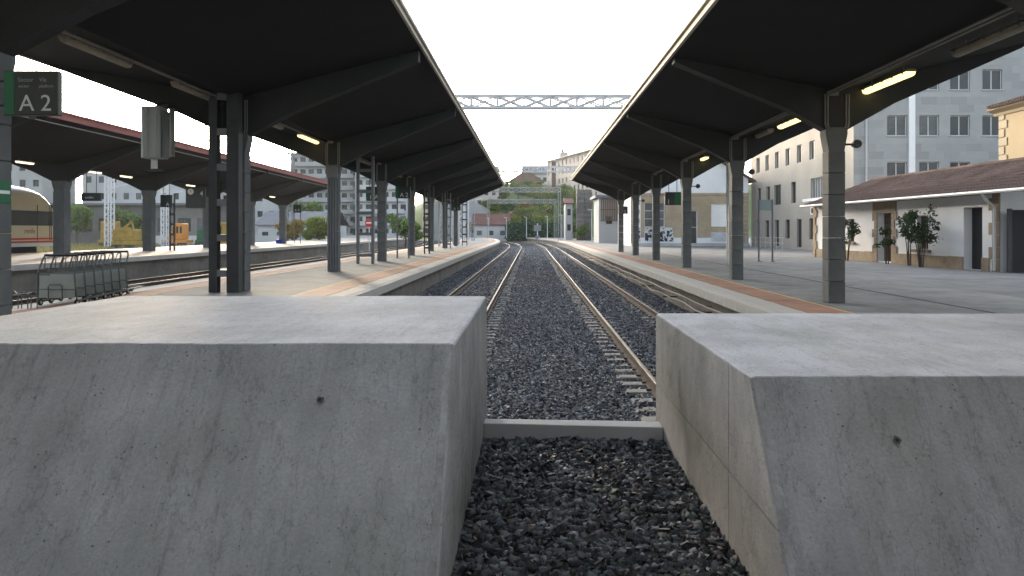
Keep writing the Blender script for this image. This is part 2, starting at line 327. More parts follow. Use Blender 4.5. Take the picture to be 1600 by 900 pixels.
# ------------------------------------------------------------------ loose ballast
ICO = None
def ico():
    bm = bmesh.new(); bmesh.ops.create_icosphere(bm, subdivisions=1, radius=1); bm.verts.index_update()
    v = np.array([q.co[:] for q in bm.verts]); f = np.array([[q.index for q in a.verts] for a in bm.faces]); bm.free(); return v, f
IV, IF = ico()
OV = np.array([(-1,-1,-1),(1,-1,-1),(1,1,-1),(-1,1,-1),(-.8,-.8,1),(.8,-.8,1),(.8,.8,1),(-.8,.8,1)],float)*.62
OF = np.array([(0,1,5),(0,5,4),(1,2,6),(1,6,5),(2,3,7),(2,7,6),(3,0,4),(3,4,7),(4,5,6),(4,6,7)])
def stones(name, label, cen, size, near=True, dark=(0.55,1.5)):
    V0, F0 = OV, OF
    n = len(cen); nv = len(V0)
    q = rng.normal(size=(n,4)); q /= np.linalg.norm(q,axis=1)[:,None]; w,x,y,z = q.T
    Rm = np.stack([np.stack([1-2*(y*y+z*z),2*(x*y-z*w),2*(x*z+y*w)],-1),np.stack([2*(x*y+z*w),1-2*(x*x+z*z),2*(y*z-x*w)],-1),np.stack([2*(x*z-y*w),2*(y*z+x*w),1-2*(x*x+y*y)],-1)],1)
    sc = np.stack([rng.uniform(.8,1.35,n),rng.uniform(.6,1.0,n),rng.uniform(.4,.75,n)],-1)
    v = (V0[None]*(1+rng.uniform(-.25,.3,(n,nv,1)))+rng.uniform(-.22,.22,(n,nv,3)))*sc[:,None,:]*1.12
    v = np.einsum('nij,nvj->nvi', Rm, v)*size[:,None,None]; v[:,:,2] *= .8
    v += cen[:,None,:]
    vs = v.reshape(-1,3).astype(np.float32); fs = (F0[None]+(np.arange(n)*nv)[:,None,None]).reshape(-1,3)
    me = bpy.data.meshes.new(name); me.vertices.add(len(vs)); me.vertices.foreach_set('co', vs.ravel())
    me.loops.add(fs.size); me.loops.foreach_set('vertex_index', fs.ravel().astype(np.int32))
    me.polygons.add(len(fs)); me.polygons.foreach_set('loop_start', np.arange(0,fs.size,3,dtype=np.int32))
    me.update(calc_edges=True)
    t = rng.uniform(dark[0],dark[1],n)**1.4; t[rng.random(n)<.03] *= 2.2
    hue = rng.normal(0,.05,(n,3)); warm = rng.random(n) < .05; hue[warm] += (.35,.05,-.15)
    c = np.clip(t[:,None]*(1+hue),0,4); ca = np.ones((n,nv,4),np.float32); ca[:,:,:3] = c[:,None,:]
    at = me.color_attributes.new('tint','FLOAT_COLOR','POINT'); at.data.foreach_set('color', ca.ravel())
    me.materials.append(M_STONE if near else M_STONE2)
    o = link(name, me); tag(o, label, 'gravel', kind='stuff'); return o
GX0, GX1 = -0.59, 1.60
def scatter(x0,x1,y0,y1,dens):
    n = int((x1-x0)*(y1-y0)*dens); return rng.uniform(x0,x1,n), rng.uniform(y0,y1,n)
x,y = scatter(GX0-.02,GX1+.02,3.3,9.36,900)
stones('gravel', 'dark crushed stone filling the gap between the two concrete blocks', np.stack([x,y,-0.925+rng.uniform(-.015,.035,len(x))+.02*np.sin(x*4)*np.sin(y*2.3)],-1), rng.uniform(.024,.062,len(x)))
# bed round the main tracks, stones thinning out with distance
def bed_height(x):
    h = np.full_like(x, -0.9)
    for c in (2.77,-2.15):
        d = np.abs(x-c); h = np.where(d < .7, -.895, h); h = np.where((d>=.7)&(d<1.35), -.905, h)
    return h + np.where((x>-.75)&(x<1.35), .02, 0)
xs=[];ysl=[];ss=[]
for (a,b,d,s0,s1) in ((9.72,16,950,.02,.04),(16,24,620,.024,.044),(24,36,330,.028,.05),(36,50,170,.03,.055),(50,80,110,.035,.065),(80,118,55,.04,.08)):
    x,y = scatter(-4.5,4.9,a,b,d); k = rng.random(len(x)) > np.where((np.abs(x-2.77)<1.3)|(np.abs(x+2.15)<1.3), .35, 0)
    x,y = x[k],y[k]
    # keep rails clear
    for c in (2.77-.835,2.77+.835,-2.15-.835,-2.15+.835):
        k = np.abs(x-c) > .085; x,y = x[k],y[k]
    xs.append(x); ysl.append(y); ss.append(rng.uniform(s0,s1,len(x)))
x = np.concatenate(xs); y = np.concatenate(ysl); s = np.concatenate(ss)
stones('track_ballast', 'grey crushed stone ballast spread between and around the two main tracks', np.stack([x-np.maximum(0,y-100)**2/960.0,y,bed_height(x)+rng.uniform(-.02,.025,len(x))],-1), s, False, (.5,1.7))

# ------------------------------------------------------------------ the two concrete end blocks
def vnoise(x, y, seed=0):
    def h(i,j): return np.modf(np.abs(np.sin(i*127.1+j*311.7+seed*17.3)*43758.5453))[0]
    i,j = np.floor(x),np.floor(y); f,g_ = x-i,y-j; f = f*f*(3-2*f); g_ = g_*g_*(3-2*g_)
    return (h(i,j)*(1-f)+h(i+1,j)*f)*(1-g_)+(h(i,j+1)*(1-f)+h(i+1,j+1)*f)*g_-.5
def end_block(label, xi, xo, zt, yb, yf, yfoot, joint_y, joint_z):
    """cast block: flat top, front sloping to the viewer; the inner cheek carries four cast panels with open joints"""
    t = thing('concrete_block', label, 'block', ((xi+xo)/2, (yb+yfoot)/2, -1.1))
    zb = -1.1; sgn = 1 if xo > xi else -1
    # skin over the top and the slope as a fine, slightly uneven sheet
    prof = [(yb,zb),(yb,zt-.02),(yb-.012,zt)]
    ny = 26; prof += [(yb-.012+(yf+.03-yb+.012)*k/ny, zt) for k in range(1,ny+1)]
    prof += [(yf+.008,zt-.006),(yf-.004,zt-.022)]
    nz = 44; prof += [(yf-.004+(yfoot-yf+.004)*k/nz, zt-.022+(zb-zt+.022)*k/nz) for k in range(1,nz+1)]
    a = xi+sgn*.013; nx = 110
    us = np.concatenate([[a, a+sgn*.012, a+sgn*.035], np.linspace(a+sgn*.08, xo, nx)])
    P = np.array(prof); n = len(P); X,Yp = np.meshgrid(us,P[:,0],indexing='ij'); Z = np.meshgrid(us,P[:,1],indexing='ij')[1].copy()
    T = np.arange(n)[None,:]*np.ones_like(X)
    edge = np.where(np.abs(Z-zt) < .03, 1, 0)*np.where(np.abs(Yp-yf) < .04, 1, 0)
    nn = .006*vnoise(X*3,(Yp+Z)*3,1)+.004*vnoise(X*11,(Yp-Z)*11,2)+.003*vnoise(X*31,(Yp+Z*1.3)*31,3)
    Z += nn - edge*.006*np.clip(vnoise(X*9,X*0+1,5)+.1,0,1) ; Yp = Yp + edge*.005*vnoise(X*14,X*0,6)
    Z[0,2:-1] -= .014; Z[1,2:-1] -= .005
    Z[:, -1] = zb; Z[:,0] = zb
    vs = np.stack([X,Yp,Z],-1).reshape(-1,3); fs = []
    for i in range(len(us)-1):
        for k in range(n-1): fs.append((i*n+k,i*n+k+1,(i+1)*n+k+1,(i+1)*n+k))
    fs.append(tuple(range(n))); fs.append(tuple((len(us)-1)*n+k for k in range(n))[::-1]); fs += [(i*n+n-1,i*n,(i+1)*n,(i+1)*n+n-1) for i in range(len(us)-1)]
    m = MB().add(vs, fs)
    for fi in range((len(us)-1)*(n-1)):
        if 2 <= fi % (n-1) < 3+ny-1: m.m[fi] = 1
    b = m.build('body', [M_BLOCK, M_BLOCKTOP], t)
    m = MB(); nk = 60; vs = []
    for k in range(nk+1):
        f_ = k/nk; yy,zz = yf-.006+(yfoot-yf+.006)*f_, zt-.024+(zb-zt+.024)*f_
        nrm = Vector((0,-(zt-zb),(yf-yfoot))).normalized(); nrm = nrm if nrm.z > 0 else -nrm
        for j,(d_,h_) in enumerate(((.016,.003),(.04,.007),(.06,.006),(.08+.045*(random.random()-.5),-.004))):
            hh_ = h_+random.uniform(-.0035,.0035)*(j < 3); vs.append((xi+sgn*(d_+random.uniform(-.004,.004)*(j > 0)), yy+nrm.y*hh_, zz+nrm.z*hh_))
    m.add(vs,[(k*4+j,k*4+j+1,(k+1)*4+j+1,(k+1)*4+j) for k in range(nk) for j in range(3)]); m.build('arris_strip', mat('rough_arris',(0.31,0.315,0.31),.95,.35,14,.6,70), t)
    # inner cheek panels
    def yslope(z): return yf + (yfoot-yf)*(zt-z)/(zt-zb)
    gp = .008; c0,c1 = xi, xi+sgn*.02
    jy = joint_y; jz = joint_z
    quads = [[(yb,jz+gp),(yb,zt-.018),(jy+gp,zt-.018),(jy+gp,jz+gp)],
             [(jy-gp,jz+gp),(jy-gp,zt-.018),(yf+.02,zt-.018),(yslope(jz+gp)+.018,jz+gp)],
             [(yb,zb),(yb,jz-gp),(jy+gp,jz-gp),(jy+gp,zb)],
             [(jy-gp,zb),(jy-gp,jz-gp),(yslope(jz-gp)+.018,jz-gp),(yslope(zb)+.018,zb)]]
    for q in quads: MB().prism(q,'x',c0,c1).build('cheek_panel', M_BLOCKIN, t)
    return t
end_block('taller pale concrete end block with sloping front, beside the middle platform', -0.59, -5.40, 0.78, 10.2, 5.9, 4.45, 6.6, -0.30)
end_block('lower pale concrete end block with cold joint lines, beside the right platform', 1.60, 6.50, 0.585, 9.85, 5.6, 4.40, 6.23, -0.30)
for o_,(hx,hy_,hz_) in zip([o for o in COL.objects if o.name.startswith('concrete_block')],((-1.544,5.606,.412),(2.53,5.314,.197))):
    q = Vector((0,-.79,.61)) if hx < 0 else Vector((0,-.814,.58)); w_ = Vector((1,0,0)); e_ = q.cross(w_)
    for (r_,dp,nm,mm) in ((.03,.003,'rust_ring',mat('tie_hole_stain',(0.09,0.085,0.08),.9,.3,30)),(.014,.005,'tie_hole',M_BLACK)):
        pts = [Vector((hx,hy_,hz_))+q*dp+(w_*math.cos(k*.6283)+e_*math.sin(k*.6283))*r_*random.uniform(.65,1.25) for k in range(10)]
        MB().poly(pts).build(nm,mm,o_)
# low kerb between the blocks
k = MB()
k.add([(-.588,9.5,-1.1),(1.598,9.30,-1.1),(1.598,9.30,-.735),(-.588,9.5,-.735),(-.588,9.74,-1.1),(1.598,9.60,-1.1),(1.598,9.60,-.735),(-.588,9.74,-.735)],
      [(0,1,2,3),(5,4,7,6),(3,2,6,7),(0,3,7,4),(1,5,6,2),(0,4,5,1)])
ko = k.build('concrete_kerb', M_CONC); tag(ko, 'low concrete kerb bridging the gravel gap between the two blocks', 'kerb')
bv = ko.modifiers.new('bevel','BEVEL'); bv.width = .012; bv.segments = 2

# ------------------------------------------------------------------ platform canopies
def canopy(label, xcol, zoff, ycols, y0, y1, left, right, zc_roof, zc_beam, bl, br, colw, colbase, fascia, blocks_for, sk=0.0, cap=True):
    """left/right = (dx, z) of roof underside edges; bl/br = z of beam underside at the edges"""
    t = thing('platform_canopy', label, 'canopy', (xcol, ycols[0], colbase))
    th = .14; fh = .15 if fascia is M_FASCIA else .30
    def sh(y): return -sk*max(0,y-40)
    xl, zl = xcol+left[0], left[1]+zoff; xr, zr = xcol+right[0], right[1]+zoff; zc = zc_roof+zoff; zb = zc_beam+zoff
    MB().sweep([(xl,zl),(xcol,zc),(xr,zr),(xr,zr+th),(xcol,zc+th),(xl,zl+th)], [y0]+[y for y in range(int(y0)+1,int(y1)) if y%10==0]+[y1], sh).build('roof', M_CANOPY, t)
    for (xe,ze,s) in ((xl,zl,-1),(xr,zr,1)):
        MB().sweep([(xe+s*.004,ze-.03),(xe+s*.004,ze+fh),(xe+s*.07,ze+fh),(xe+s*.07,ze-.03)], [y0,40,y1], sh).build('fascia', fascia, t)
        MB().sweep([(xe+s*.072,ze+fh-.06),(xe+s*.072,ze+fh+.03),(xe+s*.13,ze+fh+.03),(xe+s*.13,ze+fh-.06)], [y0,40,y1], sh).build('gutter', fascia, t)
    # shared beam and column meshes
    hw = .17
    prof = [(0-colw*.62, zb-.02), (left[0]*.3, zb+(bl+zoff-zb)*.31), (left[0]*.65, zb+(bl+zoff-zb)*.66), (left[0]*.985, bl+zoff)]
    prof += [(left[0]*.985, zl-.002), (0, zc-.002), (right[0]*.985, zr-.002), (right[0]*.985, br+zoff)]
    prof += [(right[0]*.65, zb+(br+zoff-zb)*.66), (right[0]*.3, zb+(br+zoff-zb)*.31), (colw*.62, zb-.02)]
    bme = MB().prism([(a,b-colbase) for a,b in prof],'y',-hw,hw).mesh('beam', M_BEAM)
    h = colw/2; top = zb-colbase
    cm = MB().prism([(-h*.9,top-.55),(h*.9,top-.55),(h*1.0,top-.42),(h*1.32,top-.1),(h*1.32,top+.04),(-h*1.32,top+.04),(-h*1.32,top-.1),(-h,top-.42)],'y',-h*.92,h*.92)
    if not blocks_for: cm.box(-h,h,-h,h,0,top-.54)
    cme = cm.mesh('column', M_COLUMN)
    nb = 7; bh = (top-.5)/nb
    blm = MB().cbox(-h,h,-h,h,.004,bh-.004,.012).mesh('stone_block', M_COLUMN)
    full = MB().box(-h*.98,h*.98,-h*.98,h*.98,0,top-.5).mesh('shaft', M_COLUMN)
    for i,yc in enumerate(ycols):
        d = yc-ycols[0]; s = sh(yc)
        link('beam', bme, t, (s,d,0)); c = link('column', cme, t, (s,d,0))
        if blocks_for:
            if i < blocks_for:
                for k in range(nb): link('stone_block', blm, c, (random.uniform(-.004,.004),random.uniform(-.004,.004),k*bh))
            else: link('shaft', full, c)
    return t
RY = [0.9,9.25]+[17.6+8.35*k for k in range(6)]
canR = canopy('long grey concrete canopy on block columns over the right platform', 6.93, 0, RY, 0.3, 61.2, (-3.73,5.60), (4.47,5.95), 4.81, 3.95, 5.47, 5.88, .38, 0, M_FASCIA, 8)
LY = [1.0,11.3]+[11.05+10.05*k for k in range(1,8)]
canL = canopy('long grey concrete canopy on tall columns over the middle platform', -8.0, 0, LY, 0.3, 84.5, (-5.2,6.2), (5.0,6.6), 5.25, 4.25, 6.13, 6.28, .43, 0, M_FASCIA, 6)
FY = [32.2,42.3,52.4,62.5,72.6,82.7]
canF = canopy('concrete canopy with faded red edge on the far platform by the train', -25.8, .08, FY, 20, 86.5, (-5.2,6.2), (5.0,6.5), 5.2, 4.25, 6.1, 6.28, .60, .25, M_REDFASCIA, 0, sk=.022)

# conduits along the right and left canopies, with drops down each column head
def conduits(can, x, z, ys, xc, drop):
    for q in (0,.09): MB().tube([(x+q,3,z-.03-q*.2),(x+q,ys[-1],z-.03-q*.2)], .024, 6).build('conduit', M_CONDUIT, can)
    for yc in ys:
        m = MB()
        for q in (-.27,-.21,.21,.27): m.tube([(xc+q,yc-.195,z-.06),(xc+q,yc-.195,drop+.1),(xc+q*.9,yc-.195,drop)], .018, 5)
        m.cbox(xc-.2,xc+.02,yc-.27,yc-.175,z-.10,z+.02,.01)
        m.build('conduit_drop', M_CONDUIT, can)
conduits(canR, 6.72, 4.80, RY[1:], 6.93, 3.98); conduits(canL, -8.45, 5.26, LY[1:], -8.0, 4.3)
MB().tube([(-20.9+.0,22,6.35),(-21.0,40,6.35),(-22.0,86,6.35)], .03, 6).build('conduit', M_CONDUIT, canF)

# fluorescent lamps fixed under the canopies
def lamp_proto(lit, L):
    r = thing('ceiling_lamp', 'x', 'lamp')
    MB().prism([(-.09,0),(.09,0),(.11,-.05),(-.11,-.05)],'y',-L/2,L/2).box(-.03,.03,-L/2-.02,-L/2,-.05,0).box(-.03,.03,L/2,L/2+.02,-.05,0).build('housing', M_HOUSING, r)
    MB().prism([(-.10,-.051),(.10,-.051),(.085,-.11),(.04,-.14),(-.04,-.14),(-.085,-.11)],'y',-L/2+.03,L/2-.03).build('diffuser', {0:M_TUBEOFF,1:M_LIT,2:M_LITW}[lit], r)
    m = MB()
    for k in range(5):
        yy = -L/2+.15+k*(L-.3)/4; m.box(-.118,-.1,yy-.02,yy+.02,-.075,-.03).box(.1,.118,yy-.02,yy+.02,-.075,-.03)
    m.build('clip', M_CONDUIT, r)
    for yy in (-L*.35,L*.35): MB().tube([(0,yy,0),(0,yy,.1)],.012,5).build('hanger', M_CONDUIT, r)
    return r
protos = {}
def lamp(x,y,z,lit,label,group,L=2.1):
    key = (lit,L)
    if key not in protos: o = lamp_proto(lit,L); protos[key] = o
    else: o = copy_tree(protos[key])
    o.location = (x,y,z); tag(o,label,'lamp',group); return o
zr_ = 4.81+.67*(5.95-4.81)/4.47
for LN,(y,lit) in enumerate(((8.2,0),(12.7,0),(16.4,1),(22.4,1),(25.4,0),(29.5,0),(34.3,1),(39.0,0),(44.2,1),(51.0,0),(55.0,0)),1):
    lamp(7.6,y,zr_-.1,lit, 'glowing yellow tube lamp, number %d in the right canopy row counted from the concourse'%LN if lit else 'unlit tube lamp, number %d in the right canopy row counted from the concourse'%LN, 'tube lamps of the right canopy, '+('lit' if lit else 'unlit'))
zl_ = 5.25+.6*(.95)/5.2
for k,yc in enumerate(LY[1:]):
    for d in (-5.8,-1.4):
        if yc+d < 4: continue
        lit = 1 if (k==2 and d==-1.4) else 0
        lamp(-8.62,yc+d,zl_-.1,lit, 'only glowing yellow tube lamp under the middle platform canopy' if lit else 'unlit tube lamp %s middle platform column %d counted from the A 2 sign'%('close to' if d == -1.4 else 'midway before',k+1), None if lit else 'unlit tube lamps of the middle canopy', 2.3)
for y in (40.2,46.9,50.7,60.8,70.9,81.3):
    lamp(-26.5-.022*max(0,y-40),y,5.28,2,'lit white tube lamp under the red edged far canopy','lit lamps of the far canopy',1.3)

# ------------------------------------------------------------------ masts and gantries
def lattice_post(m, x, y, z0, z1, w=.3, d=.12, step=.8, mi=0):
    for s in (-1,1):
        m.box(x+s*w/2-.03,x+s*w/2+.03,y-d/2,y+d/2,z0,z1,mi)
    z = z0+.3
    while z < z1-.1: m.box(x-w/2,x+w/2,y-d/2+.01,y-d/2+.03,z,z+.1,mi); z += step
def mast(label, x, y, z1, w, mm, pw=.1, d=.2, step=1.0, z0=0, batten=.14):
    t = thing('catenary_mast', label, 'mast', (x,y,z0))
    for s in (-1,1): MB().box(x+s*w/2-pw/2,x+s*w/2+pw/2,y-d/2,y+d/2,z0,z1).build('post', mm, t)
    z = z0+.35
    while z < z1-.2:
        MB().box(x-w/2+pw/2+.001,x+w/2-pw/2-.001,y-d/2+.02,y+d/2-.02,z,z+batten).build('batten', mm, t); z += step
    return t
t = thing('catenary_mast', 'heavy dark twin post mast with cross battens beside the tall column', 'mast', (-8.35,20.5,0))
MB().box(-8.56,-8.34,20.38,20.62,0,6.9).build('post', M_DARKSTEEL, t)
MB().box(-8.08,-7.76,20.36,20.64,0,6.9).build('post', M_DARKSTEEL, t)
for k in range(6): MB().box(-8.339,-8.081,20.37,20.6,.42+k*.94,.60+k*.94).build('batten', M_STEEL, t)
mast('tall grey ladder like mast in front of the far A1 sign', -8.2, 38.0, 8.35, .74, M_STEEL, .12, .24, 1.05)
mast('slim black battened mast behind the fourth column of the middle platform', -8.35+.95, 54.5, 5.2, .34, M_DARKSTEEL, .08, .16, .8)
mast('slim grey battened mast near the end of the middle canopy', -7.55, 69.5, 5.0, .5, M_STEEL, .08, .16, .8)
mast('slim dark battened mast at the end of the middle canopy', -7.2, 83.0, 5.2, .5, M_DARKSTEEL, .08, .16, .8)
mast('dark signal mast on the far platform beside the display case', -25.0, 53.5, 3.9, .3, M_DARKSTEEL, .07, .14, .7, z0=.25)

M_GANTRY = mat('gantry_grey',(0.48,0.48,0.47),.7,.15,3)
M_GANTRY2 = mat('gantry_dull',(0.27,0.275,0.27),.75,.15,3)
def gantry(label, y, xl, xr, zb, zt, mm, legs=True, base=0, d=.4, bay=1.3):
    t = thing('catenary_gantry', label, 'gantry', (xl,y,base))
    m = MB()
    for yy in (y-d/2,y+d/2):
        for zz in (zb,zt): m.box(xl,xr,yy-.05,yy+.05,zz-.05,zz+.05)
    m.build('chord', mm, t)
    n = max(1,int(round((xr-xl)/bay))); st = (xr-xl)/n
    for k in range(n+1):
        x = xl+k*st; q = MB()
        for yy in (y-d/2,y+d/2): q.box(x-.05,x+.05,yy-.04,yy+.04,zb+.05,zt-.05)
        q.box(x-.03,x+.03,y-d/2+.05,y+d/2-.05,zt-.05,zt+.01)
        q.build('vertical', mm, t)
        if k < n:
            q = MB()
            for yy in (y-d/2,y+d/2):
                q.bar((x+.04,yy-.02,zb+.05),(x+st-.04,yy-.02,zt-.05),.08,.07); q.bar((x+.04,yy+.02,zt-.05),(x+st-.04,yy+.02,zb+.05),.08,.07)
            q.build('brace', mm, t)
    if legs:
        for x in ((xl+.15,xr-.15) if legs is True else (xr-.15,)):
            q = MB()
            for a in (-.2,.2):
                for b in (-.2,.2): q.box(x+a-.04,x+a+.04,y+b-.04,y+b+.04,base,zb-.061)
            z = base; fl = 1
            while z < zb-.6:
                for b in (-.2,.2): q.bar((x-.2*fl,y+b,z),(x+.2*fl,y+b,z+.5),.03,.03)
                for a in (-.2,.2): q.bar((x+a,y-.2*fl,z),(x+a,y+.2*fl,z+.5),.03,.03)
                z += .5; fl = -fl
            q.build('leg', mm, t)
    return t
gantry('grey lattice gantry spanning the tracks nearest, above both canopy roofs', 38.0, -8.2, 10.1, 7.70, 8.29, M_GANTRY, base=0, d=.5, legs='r')
gantry('second lattice gantry over the tracks just past the middle canopy end', 79.5, -9.5, 13.0, 7.7, 8.25, M_GANTRY)
gantry('white lattice gantry in front of the dark gabled house', 121.0, -9.3, 4.6, 7.7, 8.4, M_GANTRY2, d=.6)
gantry('farthest white lattice gantry in front of the hill trees', 162.0, -9.2, 5.2, 7.4, 8.2, M_GANTRY2, base=-.9, d=.6)
def lattice_mast(label,x,y,z0,z1,w,mm,group=None):
    t = thing('lattice_mast',label,'mast',(x,y,z0),group=group)
    q = MB()
    for a in (-w,w):
        for b in (-w,w): q.box(x+a-.08,x+a+.08,y+b-.08,y+b+.08,z0,z1)
    q.build('post',mm,t); q = MB(); z = z0; fl = 1
    while z < z1-.8:
        for b in (-w,w): q.bar((x-w*fl,y+b,z),(x+w*fl,y+b,z+.8),.07,.04)
        for a in (-w,w): q.bar((x+a,y-w*fl,z),(x+a,y+w*fl,z+.8),.07,.04)
        z += .8; fl = -fl
    q.build('lacing',mm,t)
    for zz in (z1-.4,z1-1.6): MB().bar((x,y,zz),(x+2.6,y,zz+.6),.12,.12).build('arm',mm,t)
    return t
for x,y,h in ((-9.0,92,8.2),(-9.6,104,8.4),(-10.4,113,8.3),(-10.8,128,8.0)):
    lattice_mast('pale lattice mast on the bare middle platform end, %s from the canopy'%{92:'first',104:'second',113:'third',128:'fourth'}[y],x,y,0,h,.32,M_LIGHTSTEEL,'pale masts at the platform end')
lattice_mast('tall pale lattice mast rising between the yellow work vehicles',-62.6,114,-1.1,9.5,.45,M_LIGHTSTEEL)
lattice_mast('pale lattice mast by the orange rail machine',-55.3,116,-1.1,8.6,.4,M_LIGHTSTEEL)
lattice_mast('overhead line mast poking above the red edged roof with slanted arms',-36.4,116,-1.1,14.0,.45,M_STEEL)
# contact wires
for x in (2.77,-2.15):
    wme = MB().tube([(x+cx(y),y,4.9) for y in range(62,300,8)],.011,4).build('contact_wire', M_DARKSTEEL)
    tag(wme,'thin overhead contact wire above the %s track'%('right platform' if x>0 else 'middle platform'),'wire')

# ------------------------------------------------------------------ signs
def station_sign(label, x0, x1, y, z0, z1, texts, hang=None, posts=None, green='l', depth=.12):
    t = thing('platform_sign', label, 'sign', ((x0+x1)/2,y,z0))
    MB().cbox(x0,x1,y,y+depth,z0,z1,.012).build('board', M_BOARD, t)
    gw = (x1-x0)*.2
    if green == 'l': MB().box(x0+.012,x0+gw,y-.004,y-.0005,z0+.012,z1-.012).build('green_band', M_GREEN, t)
    if green == 'r': MB().box(x1-gw*2,x1-.012,y-.004,y-.0005,z0+.012,z1-.012).build('green_band', M_GREEN, t)
    W_ = x1-x0
    for s,u,v,sz in texts: text(t, s, sz, (x0+u*W_, y-.006, z0+v*(z1-z0)), M_SIGNTXT if sz > .1 else M_SIGNTXT2)
    if hang: 
        for q in (.25,.75): MB().tube([(x0+q*W_,y+depth/2,z1-.01),(x0+q*W_,y+depth/2,hang)],.018,6).build('hanger', M_DARKSTEEL, t)
    if posts is not None:
        for q in (.12,.88): MB().tube([(x0+q*W_,y+depth/2,posts),(x0+q*W_,y+depth/2,z0+.01)],.05,8).build('post', M_STEEL, t); 
        for q in (.12,.88): MB().box(x0+q*W_-.1,x0+q*W_+.1,y+depth/2-.1,y+depth/2+.1,posts,posts+.02).build('foot', M_STEEL, t)
    return t
M_SIGNTXT = mat('sign_lettering', (0.6,0.65,0.62), 0.5, 0.05, 3); M_SIGNTXT2 = mat('sign_lettering_small', (0.35,0.38,0.36), 0.5, 0.05, 3)
AT = [('A',.29,.10,.33),('2',.68,.10,.33),('Sector',.27,.75,.085),('Vía',.66,.75,.085),('sector',.28,.62,.06),('platform',.66,.62,.06)]
s0 = station_sign('dark A 2 sign with a green band fixed to the nearest left column', -7.56, -6.78, 11.0, 3.30, 3.94, AT)
for z in (3.45,3.8): MB().tube([(-7.80,11.06+.06,z),(-7.57,11.06,z)],.02,6).build('bracket', M_DARKSTEEL, s0)
station_sign('black A 2 sign standing on two posts on the middle platform', -8.05, -7.15, 45.5, 3.55, 4.25, [('A',.3,.12,.36),('2',.66,.12,.36)], posts=0)
station_sign('black A 1 sign seen through the grey ladder mast', -9.25, -8.45, 43.0, 3.3, 4.1, [('1',.2,.12,.36),('A',.58,.12,.36)], hang=5.4)
station_sign('small black sign hung near the far end of the middle canopy', -8.0, -7.0, 76.0, 3.6, 4.3, [('A',.3,.14,.33),('1',.66,.14,.33)], hang=5.3)
station_sign('dark hanging sign with a white 1 and green end under the right canopy', 7.0, 7.85, 40.2, 2.98, 3.66, [('1',.12,.08,.36)], hang=4.9, green='r')
station_sign('small black hanging sign at the far end of the right canopy', 7.0, 7.85, 62.4, 3.0, 3.6, [('A',.3,.1,.36),('1',.62,.1,.36)], hang=5.2, green='')
for q in (0,): MB().box(6.93,7.9,60.9,62.5,4.95,5.0)
# far platform signs
station_sign('black hanging board on the far column beside the train nose', -25.2, -24.1, 43.0, 3.3, 3.75, [('andén',.2,.3,.2)], hang=5.4, green='')
station_sign('black hanging letter board beside the column with the display case', -25.6, -24.8, 53.0, 3.25, 4.1, [('A',.5,.1,.34)], hang=5.4, green='')
ck = station_sign('dark green board with a white round clock under the far canopy', -27.0, -25.45, 60.0, 3.4, 5.0, [('4',.72,.6,.5)], hang=5.5, green='')
MB().disc((-26.6,59.985,4.68),.24,20,'y',0,.025).build('clock_face', M_WHITE, ck); MB().bar((-26.6,59.965,4.68),(-26.6,59.965,4.84),.03,.01).bar((-26.6,59.965,4.68),(-26.5,59.965,4.62),.03,.01).build('clock_hands', M_BLACK, ck)
station_sign('black board on a post at the end of the far platform', -26.2, -25.3, 84.5, 3.6, 4.5, [('A',.2,.2,.3),('3',.6,.2,.3)], posts=.25, green='')
# frame sign on the right yard
t = thing('notice_frame', 'empty grey notice board on two posts in the paved yard', 'notice board', (12.3,40.5,0))
for x in (12.0,12.72):
    MB().tube([(x,40.5,.02),(x,40.5,3.28)],.05,8).build('post', M_STEEL, t); MB().box(x-.11,x+.11,40.39,40.61,0,.03).build('foot', M_STEEL, t)
MB().cbox(12.051,12.669,40.47,40.53,2.7,3.26,.01).build('board', mat('notice_grey_green',(0.2,0.24,0.22),.5,.15,3), t)
# green notice stuck on the nearest left column
t = thing('green_notice', 'rounded green notice with a white bar on the nearest left column', 'notice', (-7.78,11.2,2.1))
MB().cbox(-7.784,-7.775,11.12,11.48,2.05,2.38,.003).build('plate', M_GREEN, t)
MB().box(-7.7745,-7.7715,11.15,11.45,2.19,2.24).build('bar', M_WHITE, t)
MB().cbox(-8.05,-7.82,11.072,11.083,2.05,2.38,.003).build('plate', M_GREEN, t); MB().box(-8.0,-7.86,11.066,11.0715,2.18,2.25).build('bar', M_WHITE, t)
# black loudspeakers on the right columns
for yc in RY[2:7]:
    t = thing('loudspeaker','round black loudspeaker bracketed to a right canopy column','loudspeaker',(7.4,yc,3.55),group='loudspeakers on the right columns')
    MB().tube([(7.42,yc-.16,3.62),(7.42,yc-.1,3.62),(7.42,yc+.12,3.62)],[.095,.1,.05],14).build('horn', M_DARKSTEEL, t)
    MB().box(7.12,7.36,yc-.03,yc+.03,3.6,3.64).build('bracket', M_DARKSTEEL, t)
# fluted duct casing on the column by the ladder mast
m = MB()
for k in range(4): m.tube([(-8.15+k*.1,30.84,.02),(-8.15+k*.1,30.84,3.75)],.042,8)
m.box(-8.22,-7.78,30.78,30.88,3.76,4.2); m.build('cable_duct', M_STEEL, canL)

